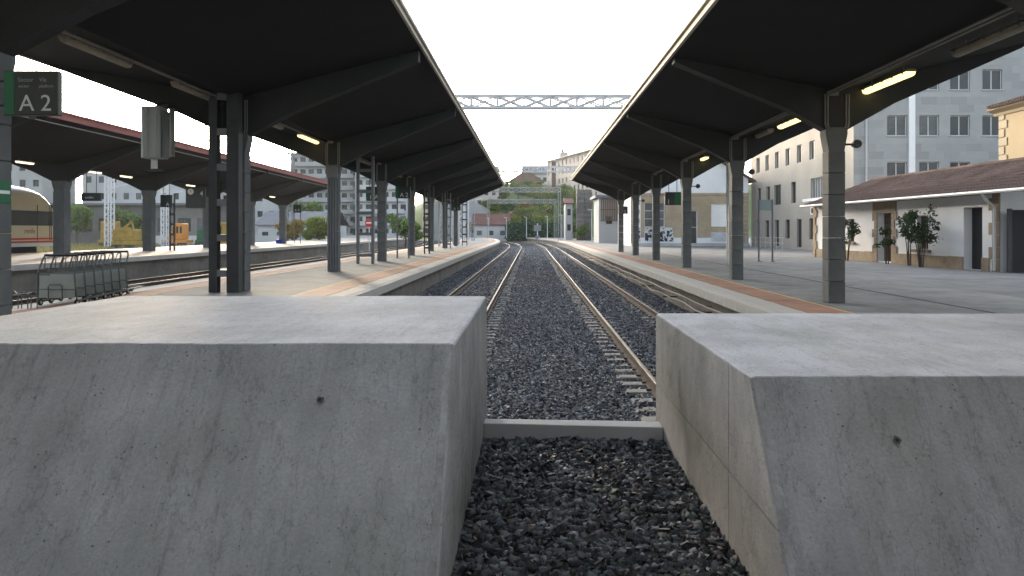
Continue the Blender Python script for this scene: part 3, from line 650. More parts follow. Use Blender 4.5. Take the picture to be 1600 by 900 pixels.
# display case hung from the left arm of a beam
t = thing('display_case', 'ribbed pale grey display case hung edge on from the middle canopy', 'display case', (-10.45,20.3,3.0))
m = MB(); z0,z1 = 3.55,4.90
m.prism([(-10.72,20.1),(-10.62,20.02),(-10.50,20.02),(-10.47,20.05),(-10.36,20.05),(-10.33,20.02),(-10.22,20.02),(-10.14,20.1),(-10.14,20.55),(-10.72,20.55)],'z',z0,z1)
m.build('casing', mat('display_grey',(0.34,0.35,0.33),.6,.12,3,stretch=(1,1,.2)), t)
MB().box(-10.12,-10.06,20.15,20.5,z0+.02,z1-.1).build('side_panel', M_STEEL, t)
MB().box(-10.49,-10.36,20.22,20.36,3.27,z0-.001).build('neck', M_LIGHTSTEEL, t); MB().box(-10.62,-10.2,20.15,20.42,3.22,3.269).build('foot_plate', M_DARKSTEEL, t)
MB().tube([(-10.4,20.3,4.9),(-10.4,20.6,5.0),(-10.4,21.0,5.1)],.05,8).build('hanger', M_STEEL, t)
t.location.x += .47; t.scale.x = .85
t = thing('hanging_pipe','short grey pipe hanging under the middle canopy beside the display case','pipe',(-9.95,20.8,3.6))
MB().tube([(-9.95,20.8,3.65),(-9.95,20.8,4.95)],.075,10).build('tube', M_STEEL, t); MB().tube([(-9.95,20.8,4.9),(-9.7,20.75,4.75),(-9.3,20.7,4.5),(-8.75,20.65,4.45)],.014,5).build('wire', M_DARKSTEEL, t)

t.location.x += .22

# ------------------------------------------------------------------ luggage trolleys
M_CART = mat('trolley_tube',(0.13,0.14,0.13),.45,.2,6,metal=.5); M_CARTP = mat('trolley_panel',(0.30,0.33,0.30),.6,.1,3)
def cart():
    r = thing('luggage_trolley','x','trolley')
    w = .44
    m = MB()
    for s in (-1,1):
        m.tube([(s*w,.05,.10),(s*w,0,.35),(s*w*.96,-.02,.72),(s*w*.92,.10,1.0),(s*w*.86,.14,1.10)],.018,6)
        m.tube([(s*w,.05,.10),(s*w*.8,.55,.13),(s*w*.7,.98,.13)],.018,6)
    m.tube([(-w*.7,.98,.13),(w*.7,.98,.13)],.018,6); m.tube([(-w,0,.36),(w,0,.36)],.014,6)
    m.build('frame', M_CART, r)
    m = MB(); m.tube([(-w*.86,.14,1.10),(w*.86,.14,1.10)],.026,8); m.build('handle', M_BLACK, r)
    m = MB(); m.tube([(-w*.5,.12,1.08),(-w*.5,-.06,1.04),(-w*.45,-.1,.92),(-w*.45,-.1,.82)],.012,5); m.tube([(w*.5,.12,1.08),(w*.5,-.06,1.04),(w*.45,-.1,.92),(w*.45,-.1,.82)],.012,5); m.build('brake_bar', M_CART, r)
    m = MB()
    for k in range(9): m.tube([(-w*.9+k*w*.225,-.015,.70),(-w*.9+k*w*.225,-.02,.90)],.005,4)
    for k in range(4): m.tube([(-w*.95,-.02,.70+k*.065),(w*.95,-.02,.70+k*.065)],.005,4)
    for k in range(5): m.tube([(-w*.9,-.02+k*.06,.70),(w*.9,-.02+k*.06,.70)],.005,4)
    m.build('basket', M_CART, r)
    MB().cbox(-w*.95,w*.95,.0,.018,.17,.66,.006).build('panel', M_CARTP, r)
    MB().tube([(-.16,-.04,.14),(-.16,-.05,.42),(-.12,-.05,.47),(.12,-.05,.47),(.16,-.05,.42),(.16,-.04,.14)],.014,6).build('hoop', M_CART, r)
    for x,y in ((-w*.97,.06),(w*.97,.06),(0,.9)):
        q = MB().disc((x,y,.07),.07,12,'x',0,.035).disc((x,y,.07),.035,10,'x',1,.045).build('wheel',[M_BLACK,M_LIGHTSTEEL],r)
    return r
c0 = cart()
for k in range(7):
    o = c0 if k == 0 else copy_tree(c0)
    o.location = (-10.38-.088*k, 16.8+.52*k, 0); o.rotation_euler.z = R(-4+random.uniform(-1.5,1.5))
    lab = 'front luggage trolley of the nested row, its whole grey panel showing' if k == 0 else ('rearmost luggage trolley of the nested row, beside the dark mast' if k == 6 else 'grey luggage trolley nested %s behind the trolley with its whole panel showing'%['','first','second','third','fourth','fifth'][k])
    tag(o,lab,'trolley','nested luggage trolleys')
# hoop rail in front of the trolleys
t = thing('trolley_rack','low wire hoop rack on the platform in front of the trolleys','rack',(-11.0,16.2,0))
for k in range(4): MB().tube([(-11.15+k*.2,16.2,.0),(-11.15+k*.2,16.2,.3),(-11.10+k*.2,16.2,.36),(-11.02+k*.2,16.2,.3),(-11.02+k*.2,16.2,0)],.012,5).build('hoop', M_CART, t)
MB().tube([(-11.25,16.2,.28),(-10.4,16.2,.28)],.012,5).build('rail', M_CART, t)

# ------------------------------------------------------------------ train
t = thing('passenger_train','cream passenger train with white roof and rounded nose at the far platform','train',(-33.4,46,-.7))
M_TRAIN = mat('train_cream',(0.60,0.50,0.32),.4,.08,1.5); M_TRAINW = mat('train_white',(0.62,0.62,0.62),.4,.06,2)
def tsec(top, w, zlow=.65):
    """half outlines of the body section"""
    side = [(-w,zlow),(-w,2.0),(-w,min(3.7,top-.5))]
    return side
ysn = [8,20,34,44,47,48.3,49.2,50.0,50.7,51.3,51.8,52.2,52.45]
tops = [4.55,4.55,4.55,4.55,4.55,4.52,4.42,4.22,3.92,3.55,3.15,2.7,2.2]
hw = [1.48]*5+[1.48,1.47,1.45,1.41,1.35,1.26,1.12,.9]
vb=[];vr=[]
body = MB(); roof = MB(); nB = 6; 
ringsB=[];ringsR=[]
for y,tp,w in zip(ysn,tops,hw):
    zs = min(3.95, tp-.32)
    ringsB.append([(-33.4+a*w,y,z) for a,z in ((1.0,zs),(1.02,2.4),(1.02,1.2),(.98,.65),(-.98,.65),(-1.02,1.2),(-1.02,2.4),(-1.0,zs))])
    ringsR.append([(-33.4+a*w,y,zs+(tp-zs)*b) for a,b in ((1.0,0),(.93,.45),(.75,.8),(.4,.97),(0,1.0),(-.4,.97),(-.75,.8),(-.93,.45),(-1.0,0))])
def loft(rings, mi=0, close=False):
    m = MB(); n = len(rings[0]); vs = [p for r in rings for p in r]; fs = []
    for i in range(len(rings)-1):
        for k in range(n if close else n-1): fs.append((i*n+k,i*n+(k+1)%n,(i+1)*n+(k+1)%n,(i+1)*n+k))
    fs.append(tuple((len(rings)-1)*n+k for k in range(n))); fs.append(tuple(range(n))[::-1]); return m.add(vs,fs,mi)
loft(ringsB,close=True).build('body', M_TRAIN, t); loft(ringsR,close=True).build('roof', M_TRAINW, t, True)
def band(z0,z1,ya,yb,nm,mm,o=.012):
    m = MB(); yy = [ya]+[y for y in ysn if ya<y<yb]+[yb]
    W_ = lambda y: float(np.interp(y,ysn,hw))*1.02
    m.sweep([(0,z0),(0,z1),(.03,z1),(.03,z0)],yy,lambda y: -33.4+W_(y)-.02+o); return m.build(nm,mm,t)
band(1.96,2.9,9,51.4,'window_band',M_GLASS); band(1.06,1.17,8,51.9,'red_stripe',M_RED); band(.86,.97,8,51.9,'red_stripe',M_RED); band(.62,.84,8,51.9,'skirt',M_TRAINW,.016)
for y in (49.6,51.0,51.2): band(1.0,3.3,y,y+.03,'door_seam',M_BLACK,.02)
MB().box(-34.6,-32.2,8,50,-.35,.63).build('underframe', M_BLACK, t)
text(t,'renfe',.5,(-31.9+.015,48.3,1.45),mat('train_lettering',(0.22,0.03,0.03),.5,.05,3),rz=R(90))
for y in (40,43,47,50):
    MB().disc((-32.55,y,-.25),.45,16,'x',0,.13).build('wheel', M_DARKSTEEL, t)

# ------------------------------------------------------------------ yard vehicles
M_YEL = mat('machine_yellow',(0.28,0.18,0.03),.8,.4,2); M_ORG = mat('machine_orange',(0.5,0.2,0.03),.5,.15,2); M_DGR = mat('machine_green',(0.02,0.10,0.05),.5,.15,2)
def machine(label, x, y, L, mm, kind):
    t = thing('rail_machine',label,'work vehicle',(x,y,-1.1)); z = -1.1
    MB().cbox(x-L/2,x+L/2,y-1.3,y+1.3,z+.75,z+1.25,.05).build('chassis', mm if kind != 'flat' else M_DARKSTEEL, t)
    for q in (-.38,-.2,.2,.38):
        MB().disc((x+q*L,y-1.2,z+.45),.45,14,'y',0,.15).build('wheel', M_DARKSTEEL, t)
    if kind == 'cab':
        c = MB().cbox(x-L*.15,x+L*.3,y-1.25,y+1.25,z+1.251,z+3.9,.12).build('cab', mm, t)
        for q in (-.1,.05,.2): MB().box(x+q*L,x+q*L+L*.09,y-1.275,y-1.252,z+2.3,z+3.4).build('window', M_GLASS, c)
        MB().cbox(x-L*.45,x-L*.17,y-1.1,y+1.1,z+1.251,z+2.5,.08).build('bonnet', mm, t)
    elif kind == 'crane':
        MB().cbox(x-L*.42,x-L*.05,y-1.2,y+1.2,z+1.251,z+4.2,.08).build('body', mm, t)
        c = MB().cbox(x+L*.05,x+L*.3,y-1.1,y+1.1,z+1.251,z+3.2,.1).build('cab', mm, t); MB().box(x+L*.09,x+L*.25,y-1.125,y-1.102,z+2.0,z+2.9).build('window', M_GLASS, c)
        MB().bar((x+L*.2,y,z+3.2),(x+L*.42,y,z+4.1),.3,.3).bar((x+L*.42,y,z+4.1),(x+L*.5,y,z+2.0),.22,.22).build('boom', mm, t)
    else:
        MB().cbox(x-L*.45,x+L*.45,y-1.25,y+1.25,z+1.251,z+2.9,.1).build('hopper', mm, t)
    return t
machine('yellow rail crane parked on the grassy siding behind the pale mast', -65.6, 122, 5.2, M_YEL, 'crane')
machine('small yellow rail trolley parked on the grass in front of the crane', -56.8, 108, 3.2, M_YEL, 'flat2')
machine('orange rail machine with a glazed cab on the grassy siding', -56.9, 124, 3.6, M_ORG, 'cab')
machine('dark green wagon parked beside the orange rail machine', -52.8, 126, 3.6, M_DGR, 'hop')
machine('yellow rail machine glimpsed through the rungs of the heavy dark mast', -45.6, 112, 3.2, M_YEL, 'cab')
t = thing('litter_bin','small blue bin at the foot of a far platform column','bin',(-26.7,82.0,.25)); MB().cbox(-27.2,-26.55,81.8,82.3,.26,.62,.03).build('tub',M_BLUE,t); MB().cbox(-27.23,-26.52,81.77,82.33,.621,.68,.02).build('lid',M_BLUE,t)

# ------------------------------------------------------------------ buildings
def facade(m, O, u, width, z0, z1, holes, depth=.25, n=None, mi=0, mr=0):
    """wall sheet with real openings: O at the left foot, u along the wall, n outward; holes (a0,a1,b0,b1) along u and z"""
    O = Vector(O); u = Vector(u).normalized(); n = Vector(n)
    us = sorted({0,width,*[h[0] for h in holes],*[h[1] for h in holes]}); zs = sorted({z0,z1,*[h[2] for h in holes],*[h[3] for h in holes]})
    P = lambda a,b,d=0: (O.x+u.x*a-n.x*d, O.y+u.y*a-n.y*d, b)
    for i in range(len(us)-1):
        for j in range(len(zs)-1):
            a,b = (us[i]+us[i+1])/2,(zs[j]+zs[j+1])/2
            if any(h[0]<a<h[1] and h[2]<b<h[3] for h in holes): continue
            m.add([P(us[i],zs[j]),P(us[i+1],zs[j]),P(us[i+1],zs[j+1]),P(us[i],zs[j+1])],[(0,1,2,3)],mi)
    for a0,a1,b0,b1 in holes:
        for (p,q) in (((a0,b0),(a1,b0)),((a1,b0),(a1,b1)),((a1,b1),(a0,b1)),((a0,b1),(a0,b0))):
            m.add([P(*p),P(*q),P(*q,depth),P(*p,depth)],[(0,1,2,3)],mr)
_wc = {}
def window(parent, O, u, n, hole, depth, fm, pm, mull=1, trans=0, sill=None, name='window'):
    """frame with mullions (part) and pane (sub-part), set back in its opening"""
    a0,a1,b0,b1 = hole; w,h = a1-a0,b1-b0; key = (round(w,2),round(h,2),fm.name,mull,trans)
    if key not in _wc:
        f = .06 if w > .7 else .04; m = MB()
        m.box(0,w,0,.06,0,f).box(0,w,0,.06,h-f,h).box(0,f,0,.06,f,h-f).box(w-f,w,0,.06,f,h-f)
        for k in range(mull): xx = w*(k+1)/(mull+1); m.box(xx-f*.5,xx+f*.5,.002,.058,f,h-f)
        for k in range(trans): zz = h*(k+1)/(trans+1); m.box(f,w-f,.004,.056,zz-f*.45,zz+f*.45)
        _wc[key] = (m.mesh('window',fm), f)
    me,f = _wc[key]
    key2 = (round(w,2),round(h,2),pm.name,'p')
    if key2 not in _wc: _wc[key2] = MB().box(.01,w-.01,.025,.035,.01,h-.01).mesh('pane',pm)
    O = Vector(O); u = Vector(u).normalized(); n = Vector(n)
    o = link(name, me, parent); o.location = Vector((O.x+u.x*a0-n.x*(depth-.06),O.y+u.y*a0-n.y*(depth-.06),b0))-wloc(parent)
    o.rotation_euler.z = math.atan2(u.y,u.x)
    link('pane', _wc[key2], o)
    if sill: 
        key3 = (round(w,2),sill.name,round(depth,2),'s')
        if key3 not in _wc: _wc[key3] = MB().box(-.08,w+.08,-(depth-.06)-.06,.0,-.07,-.002).mesh('sill',sill)
        link('sill', _wc[key3], o)
    return o

# --- white tiled-roof shed on the right
A = Vector((18.55,30.4,0)); B = Vector((17.75,48.2,0)); U = (B-A).normalized(); NS = Vector((-U.y*-1*-1,0,0))
NS = Vector((-U.y,U.x,0)); NS = NS if NS.x < 0 else -NS
LW = (B-A).length
shed = thing('goods_shed','low white shed with brown stone quoins and tiled roof in the paved yard','shed',A[:])
M_SHEDW = mat('shed_whitewash',(0.72,0.72,0.71),.85,.1,.8,.1,20); M_SST = mat('shed_brown_stone',(0.27,0.21,0.145),.9,.35,2.5,.35,18)
H1 = 3.45
door1 = (1.1,2.35,0.0,2.62); win1 = (5.05,6.0,.75,2.35); door2 = (8.3,9.75,.05,2.55); win2 = (12.4,13.2,1.0,2.3)
m = MB(); facade(m,A,U,LW,0,H1,[door1,win1,door2,win2],.40,NS); 
E = Vector((7.6,0,0))
C = A - NS*7.6; D = B - NS*7.6
facade(m,B,-NS,7.6,0,H1,[],.3,U); facade(m,A,-NS,7.6,0,H1,[],.3,-U); facade(m,C,U,LW,0,H1,[],.3,-NS)
m.add([B[:2]+(H1,),D[:2]+(H1,),tuple((B+(D-B)/2)[:2])+(H1+1.35,)],[(0,1,2)]); m.add([A[:2]+(H1,),C[:2]+(H1,),tuple((A+(C-A)/2)[:2])+(H1+1.35,)],[(0,1,2)])
m.build('wall', M_SHEDW, shed)
def onwall(a,z,d=0): return Vector((A.x+U.x*a+NS.x*d, A.y+U.y*a+NS.y*d, z))
def wallbox(nm,a0,a1,z0,z1,d0,d1,mm,par=shed):
    m = MB(); vs = [onwall(a,z,d)[:] for z in (z0,z1) for a,d in ((a0,d0),(a1,d0),(a1,d1),(a0,d1))]
    m.add(vs,[(0,1,2,3),(4,5,6,7),(0,1,5,4),(1,2,6,5),(2,3,7,6),(3,0,4,7)]); return m.build(nm,mm,par)
# stone plinth, quoins and door surround: single dressed stones
a = .7
for (p0,p1) in ((.62,1.1),(2.35,8.0),(10.05,LW-.5)):
    nst = max(1,int((p1-p0)/.95)); 
    for i in range(nst): wallbox('plinth_stone',p0+(p1-p0)*i/nst+.004,p0+(p1-p0)*(i+1)/nst-.004,0,.52+random.uniform(-.02,.02),.002,.05,M_SST)
for i in range(7):
    z0,z1 = i*.49+.004,(i+1)*.49-.004
    wallbox('quoin',-.04,.40+.22*(i%2)-.0,z0,z1,.003,.055,M_SST); wallbox('quoin',LW-.30-.2*(i%2),LW+.04,z0,z1,.003,.055,M_SST)
for i in range(6):
    z0,z1 = i*.43+.004,(i+1)*.43-.004
    wallbox('jamb_stone',8.0-.22*(i%2),8.30,z0,z1,.003,.05,M_SST); wallbox('jamb_stone',9.75,10.05+.22*(i%2),z0,z1,.003,.05,M_SST)
wallbox('lintel',7.85,10.2,2.585,3.1,.003,.05,M_SST); wallbox('frieze',.42,LW-.32,3.1,3.4,.003,.045,M_SST)
wallbox('window_sill',4.8,6.25,.62,.75,0.0,.16,M_SST); wallbox('window_sill',12.2,13.4,.88,1.0,0.0,.14,M_SST)
d = wallbox('door',8.32,9.73,.06,2.54,-.39,-.34,mat('brown_wooden_door',(0.06,0.035,0.022),.6,.3,4,stretch=(8,8,1))); 
wallbox('door',1.12,2.33,.01,2.6,-.39,-.35,mat('black_door',(0.012,0.013,0.015),.5,.3,4))
window(shed,A,U,NS,win1,.3,M_SST,M_GLASS,1,2); window(shed,A,U,NS,win2,.3,M_SST,M_GLASS,1,1)
# roof of curved tiles, row by row over a closed deck
M_TILE = mat('roof_tiles',(0.085,0.055,0.046),.95,.4,1.6,.3,20,spec=.1,col2=(0.15,0.105,0.09))
ridge_d = 3.9; ez = 3.42; rz_ = 4.82
def rp(a,d,z): return (A.x+U.x*a-NS.x*d, A.y+U.y*a-NS.y*d, z)
m = MB()
for dd,s in ((-.55,1),(2*ridge_d+.55,-1)):
    m.add([rp(-3.4,dd,ez-.22),rp(LW+.35,dd,ez-.22),rp(LW+.35,ridge_d,rz_),rp(-3.4,ridge_d,rz_),rp(-3.4,dd,ez-.30),rp(LW+.35,dd,ez-.30),rp(LW+.35,ridge_d,rz_-.08),rp(-3.4,ridge_d,rz_-.08)],[(0,1,2,3),(4,5,6,7),(0,1,5,4),(1,2,6,5),(2,3,7,6),(3,0,4,7)])
roofo = m.build('roof', M_TILE, shed)
# tile columns: half barrels running up the slope, broken into overlapping tiles
slope_v = Vector(rp(0,ridge_d,rz_))-Vector(rp(0,-.55,ez-.22)); SL = slope_v.length; sv = slope_v.normalized(); up = Vector(U).cross(sv); up = up if up.z > 0 else -up
NR = 10; tl = SL/NR+.06
tm = MB(); n6 = 5
for e in (0,1):
    for k in range(n6+1):
        an = math.pi*k/n6; r = (.105,.085)[e]; pv = Vector((0,0,0))+Vector(U)*math.cos(an)*r+up*(math.sin(an)*r*.8+(.012 if e==0 else .0))+sv*tl*e; tm.v.append(pv[:])
for k in range(n6): tm.f.append([k,k+1,n6+1+k+1,n6+1+k]); tm.m.append(0)
tm.f.append(list(range(n6+1))); tm.m.append(0)
tile_me = tm.mesh('roof_tile', M_TILE)
allt = MB(); ncol = int((LW+3.75)/.235); cnt = 0
base0 = Vector(rp(-3.4,-.55,ez-.215))
for j in range(NR):
    for i in range(ncol):
        p = base0+Vector(U)*(.12+i*.235+random.uniform(-.01,.01))+sv*(j*SL/NR+random.uniform(-.015,.015))
        if j < 3 and i < 92: link('roof_tile', tile_me, roofo, (p-wloc(roofo))[:])
        else: allt.add([(Vector(v)+p)[:] for v in tm.v], tm.f)
o = allt.build('roof_tiling', M_TILE, roofo); o['kind'] = 'stuff'
MB().tube([rp(-3.4,ridge_d,rz_+.03),rp(LW+.4,ridge_d,rz_+.03)],.12,8).build('ridge_tiles', M_TILE, roofo)
MB().tube([rp(-3.45,-.66,ez-.26),rp(LW+.45,-.66,ez-.26)],.075,8).build('gutter', mat('pale_gutter',(0.5,0.5,0.49),.5,.1,3), shed)
MB().tube([rp(.12,-.66,ez-.3),rp(.12,-.5,ez-.55),rp(.12,-.14,ez-.85),rp(.12,-.14,.05)],.06,8).build('downpipe', MATS['pale_gutter'], shed)
for k in range(22): wallbox('rafter_end',.2+k*.82,.3+k*.82,3.12,3.24,.046,.52,mat('rafter_wood',(0.07,0.05,0.035),.8,.3,4))
# dark gate beside the shed
t = thing('yard_gate','dark solid gate closing the gap beside the white shed','gate',(19.4,29.9,0)); MB().cbox(18.75,22.5,29.95,30.05,.03,2.45,.01).build('leaf', M_BLACK, t); MB().box(18.62,18.745,29.93,30.07,0,2.5).build('post', M_DARKSTEEL, t)

# --- grey stone office building behind it with a long beige side wing
M_GST = mat('grey_ashlar',(0.32,0.325,0.315),.85,.2,.5,.1,6,stretch=(1,1,1.6)); M_BEI = mat('beige_render',(0.34,0.31,0.265),.9,.22,.3,.08,10)
M_WF = mat('white_window_frame',(0.6,0.61,0.6),.5,.08,3); M_WFD = mat('dark_window_frame',(0.06,0.06,0.06),.5,.1,3)
bx,by = 23.5,56.0
off = thing('office_building','grey stone office building with a long beige wing behind the white shed','building',(bx,by,0))
m = MB(); holes=[]
for zb in (5.15,8.55,11.9,1.7):
    for a in (2.45,4.80,7.05,9.4): holes.append((a,a+1.45,zb,zb+1.5))
facade(m,(bx,by,0),(1,0,0),14.5,0,15,holes,.22,(0,-1,0)); 
m.build('wall',M_GST,off)
for i,h in enumerate(holes): window(off,(bx,by,0),(1,0,0),(0,-1,0),h,.22,M_WF,M_GLASSP if i%4<2 else M_GLASS,1,0,M_GST)
# ashlar courses: individually proud slabs with slight tone differences
slabs = [mat('grey_ashlar_%s'%q,c,.85,.12,.7,.1,6) for q,c in (('pale',(0.33,0.335,0.325)),('mid',(0.305,0.31,0.30)),('dark',(0.28,0.285,0.275)))]
slme = {}
for r in range(26):
    z0 = r*.57; a = -(r%2)*.55
    while a < 14.5:
        a0,a1 = max(a,0)+.006,min(a+1.1,14.5)-.006; a += 1.1
        if a1-a0 < .1: continue
        if any(h[0]-.1 < a1 and a0 < h[1]+.1 and h[2]-.1 < z0+.57 and z0 < h[3]+.02 for h in holes): continue
        key = (round(a1-a0,2),random.randrange(3))
        if z0 < 3: continue
        if key not in slme: slme[key] = MB().box(0,a1-a0,-.012,-.002,.006,.564).mesh('facing_slab',slabs[key[1]])
        link('facing_slab',slme[key],off,(a0,0,z0))
m = MB().box(bx+4.0,bx+4.45,by-.12,by-.0125,0,15); m.build('white_pilaster',M_WHITE,off)
MB().tube([(bx+.9,by-.1,0),(bx+.9,by-.1,14)],.07,8).build('downpipe',MATS['pale_gutter'],off)
# beige side wing facing the tracks
m = MB(); holes=[]; L2 = 26.0
for k in range(8):
    a = 1.6+k*3.05
    holes.append((a,a+1.2,7.6,9.15))
    holes.append((a,a+1.2,.9 if k not in (3,5) else .15,2.65))
g0 = (3.0,8.6,4.3,6.0); holes.append(g0)
for a in (12.2,16.3,19.6,22.6): holes.append((a,a+(2.0 if a==16.3 else 1.2),4.1,6.0))
facade(m,(bx,by,0),(0,1,0),L2,0,15,holes,.3,(-1,0,0)); m.add([(bx,by+L2,0),(bx+14,by+L2,0),(bx+14,by+L2,15),(bx,by+L2,15)],[(0,1,2,3)])
m.add([(bx,by,15),(bx+14.5,by,15),(bx+14.5,by+L2,15),(bx,by+L2,15)],[(0,1,2,3)]); m.add([(bx+14.5,by,0),(bx+14.5,by+L2,0),(bx+14.5,by+L2,15),(bx+14.5,by,15)],[(0,1,2,3)])
m.build('side_wall',M_BEI,off)
for h in holes:
    gal = h is g0
    window(off,(bx,by,0),(0,1,0),(-1,0,0),h,.3,M_WF if gal or h[2]>7 else M_WFD,M_GLASS if not gal else M_GLASSP,9 if gal else 1,0,M_BEI)
for (ya,yb) in ((2.6,9.0),): MB().box(bx-.55,bx-.001,by+ya,by+yb,4.05,4.28).build('gallery_ledge',M_WHITE,off); 
MB().tube([(bx-.1,by+2.2,0),(bx-.1,by+2.2,14)],.08,8).build('downpipe',MATS['pale_gutter'],off)
for y in (by+6.5,): 
    ac = MB().cbox(bx-.45,bx-.05,y,y+.95,2.95,3.6,.03).build('air_conditioner',M_WHITE,off); MB().disc((bx-.46,y+.5,3.27),.24,14,'x',0,.02).build('fan_grille',M_BLACK,ac)
t = thing('ramp_railing','steel railing beside a ramp along the beige wing','railing',(21.5,70,0))
for k in range(8): MB().tube([(21.6,66+k*1.6,0),(21.6,66+k*1.6,1.0)],.025,6).build('post',M_LIGHTSTEEL,t)
for z in (.55,1.0): MB().tube([(21.6,65.6,z),(21.6,77.5,z)],.025,6).build('rail',M_LIGHTSTEEL,t)

# --- yellow building at the right edge
M_YELB = mat('ochre_render',(0.40,0.31,0.19),.9,.12,.5,.08,10); M_YELT = mat('ochre_trim',(0.38,0.31,0.21),.85,.15,2)
yx,yy0,yy1 = 27.2,30.0,44.6
yb = thing('ochre_building','ochre building with stone quoins and tiled cornice behind the white shed','building',(yx,yy1,0))
m = MB(); holes = [(3.2,4.6,5.3,7.45),(6.6,8.0,5.3,7.45),(3.2,4.6,1.0,3.2)]
facade(m,(yx,yy1,0),(0,-1,0),yy1-yy0,0,8.6,holes,.25,(-1,0,0)); facade(m,(yx,yy1,0),(1,0,0),10,0,8.6,[],.2,(0,1,0)); facade(m,(yx,yy0,0),(1,0,0),10,0,8.6,[],.2,(0,-1,0)); m.build('wall',M_YELB,yb)
for h in holes: window(yb,(yx,yy1,0),(0,-1,0),(-1,0,0),h,.25,M_WFD,M_GLASS,1,1,M_YELT)
for i in range(17):
    z0=i*.5+.02; w=.75 if i%2 else .5
    MB().cbox(yx-.05,yx-.003,yy1-w,yy1+.03,z0,z0+.46,.015).build('quoin',M_YELT,yb)
MB().prism([(yx-.08,8.3),(yx-.15,8.45),(yx-.5,8.62),(yx-.5,8.75),(yx+.3,8.75),(yx+.3,8.3)],'y',yy0,yy1+.4).build('cornice',M_YELT,yb)
m = MB()
for k in range(70): m.tube([(yx-.72,yy0+.1+k*.21,8.78),(yx+2.5,yy0+.1+k*.21,9.75)],.09,6)
rf = m.build('roof_tiles',M_TILE,yb); MB().add([(yx-.7,yy0,8.76),(yx-.7,yy1+.5,8.76),(yx+5,yy1+.5,10.2),(yx+5,yy0,10.2)],[(0,1,2,3)]).build('roof',M_TILE,yb)
MB().cbox(yx+1.6,yx+5,yy0+4,yy0+13.2,9.2,12.6,.02).build('brick_attic',mat('brick_red',(0.42,0.17,0.11),.9,.2,2),yb); MB().cbox(yx+.9,yx+2.4,yy0+5,yy0+12.4,10.55,11.1,.03).build('white_balcony',M_WHITE,yb)

# --- white gabled house with graffiti at the end of the yard
hx0,hx1,hy = 10.4,22.6,80.0
hs = thing('gabled_house','white gabled house with sandstone band and a shuttered window behind the columns','house',(hx0,hy,0))
M_HW = mat('house_white',(0.7,0.72,0.73),.9,.08,.6,.05,10); M_SAND = mat('house_sandstone',(0.36,0.29,0.2),.9,.25,1.5,.2,10)
holes = [(1.4,3.5,2.0,4.55),(5.6,6.9,.25,3.7),(8.35,10.55,2.05,4.4)]
Wd = hx1-hx0
m = MB(); facade(m,(hx0,hy,0),(1,0,0),Wd,0,5.7,holes,.25,(0,-1,0)); 
m.add([(hx0,hy,5.7),(hx1,hy,5.7),(hx1,hy,7.0),((hx0+hx1)/2-1.5,hy,11.5),(hx0,hy,8.5)],[(0,1,2,3,4)])
facade(m,(hx1,hy,0),(0,1,0),12,0,7.0,[],.2,(1,0,0)); facade(m,(hx0,hy,0),(0,1,0),12,0,8.5,[],.2,(-1,0,0)); m.build('wall',M_HW,hs)
for (a0,a1,z0,z1) in ((1.0,1.4,.9,5.3),(3.5,5.6,.9,5.3),(6.9,8.35,.9,5.3),(10.55,11.0,.9,5.3),(1.4,3.5,4.55,5.3),(5.6,6.9,3.7,5.3),(8.35,10.55,4.4,5.3),(1.4,3.5,1.55,2.0),(8.35,10.55,1.45,2.05)):
    MB().box(hx0+a0+.004,hx0+a1-.004,hy-.03,hy-.002,z0+.004,z1-.004).build('stone_facing',M_SAND,hs)
MB().box(hx0-.1,hx1+.1,hy-.14,hy-.002,5.35,5.55).build('string_course',M_SAND,hs)
for i in range(11):
    w=.9 if i%2 else .55
    MB().box(hx1-w,hx1+.03,hy-.04,hy-.003,i*.48+.01,i*.48+.47).build('quoin',M_SAND,hs); MB().box(hx0-.03,hx0+w,hy-.04,hy-.003,i*.48+.01,i*.48+.47).build('quoin',M_SAND,hs)
window(hs,(hx0,hy,0),(1,0,0),(0,-1,0),holes[0],.25,M_WF,M_GLASSP,1,2,M_SAND)
d = window(hs,(hx0,hy,0),(1,0,0),(0,-1,0),holes[1],.25,M_WF,M_GLASS,1,1,None,'door'); 
sh_ = MB()
for k in range(14): sh_.box(hx0+8.36,hx0+10.54,hy+.10+.01*(k%2),hy+.16,2.06+k*.167,2.06+k*.167+.16)
sh_.build('roller_shutter',M_WHITE,hs)
# graffiti panels low on the wall: scribbled paint
def graffiti():
    m_ = mat('graffiti_paint',(0.6,0.62,0.62),.8,.1,2); t_ = m_.node_tree; N=t_.nodes; L=t_.links; b=N['Principled BSDF']
    tc=N.new('ShaderNodeTexCoord'); w=N.new('ShaderNodeTexNoise'); w.inputs['Scale'].default_value=1.9; w.inputs['Distortion'].default_value=1.6; w.inputs['Detail'].default_value=1.5
    L.new(tc.outputs['Object'],w.inputs['Vector']); r=N.new('ShaderNodeValToRGB'); r.color_ramp.elements[0].position=.46; r.color_ramp.elements[0].color=(.03,.035,.04,1); r.color_ramp.elements[1].position=.52; r.color_ramp.elements[1].color=(.55,.58,.58,1)
    L.new(w.outputs['Fac'],r.inputs['Fac']); L.new(r.outputs['Color'],b.inputs['Base Color']); return m_
MG = graffiti()
for (a0,a1) in ((-.9,.95),(1.45,4.4),(8.35,10.6)): MB().box(hx0+max(a0,0.56),hx0+a1,hy-.045,hy-.041,.5,1.43 if a0>8 else 1.95).build('graffiti',MG if a0<8 else mat('faded_paint',(0.5,0.53,0.56),.8,.3,3),hs)
MB().box(hx0,hx1,hy-.6,hy-.05,0,.32).build('step',M_CONC,hs)
for (p,q) in ((((hx0+hx1)/2-1.5,11.6),(hx1+.7,6.65)),): MB().prism([p,q,(q[0],q[1]+.18),(p[0],p[1]+.18)],'y',hy-.5,hy+12).build('roof',M_TILE,hs)
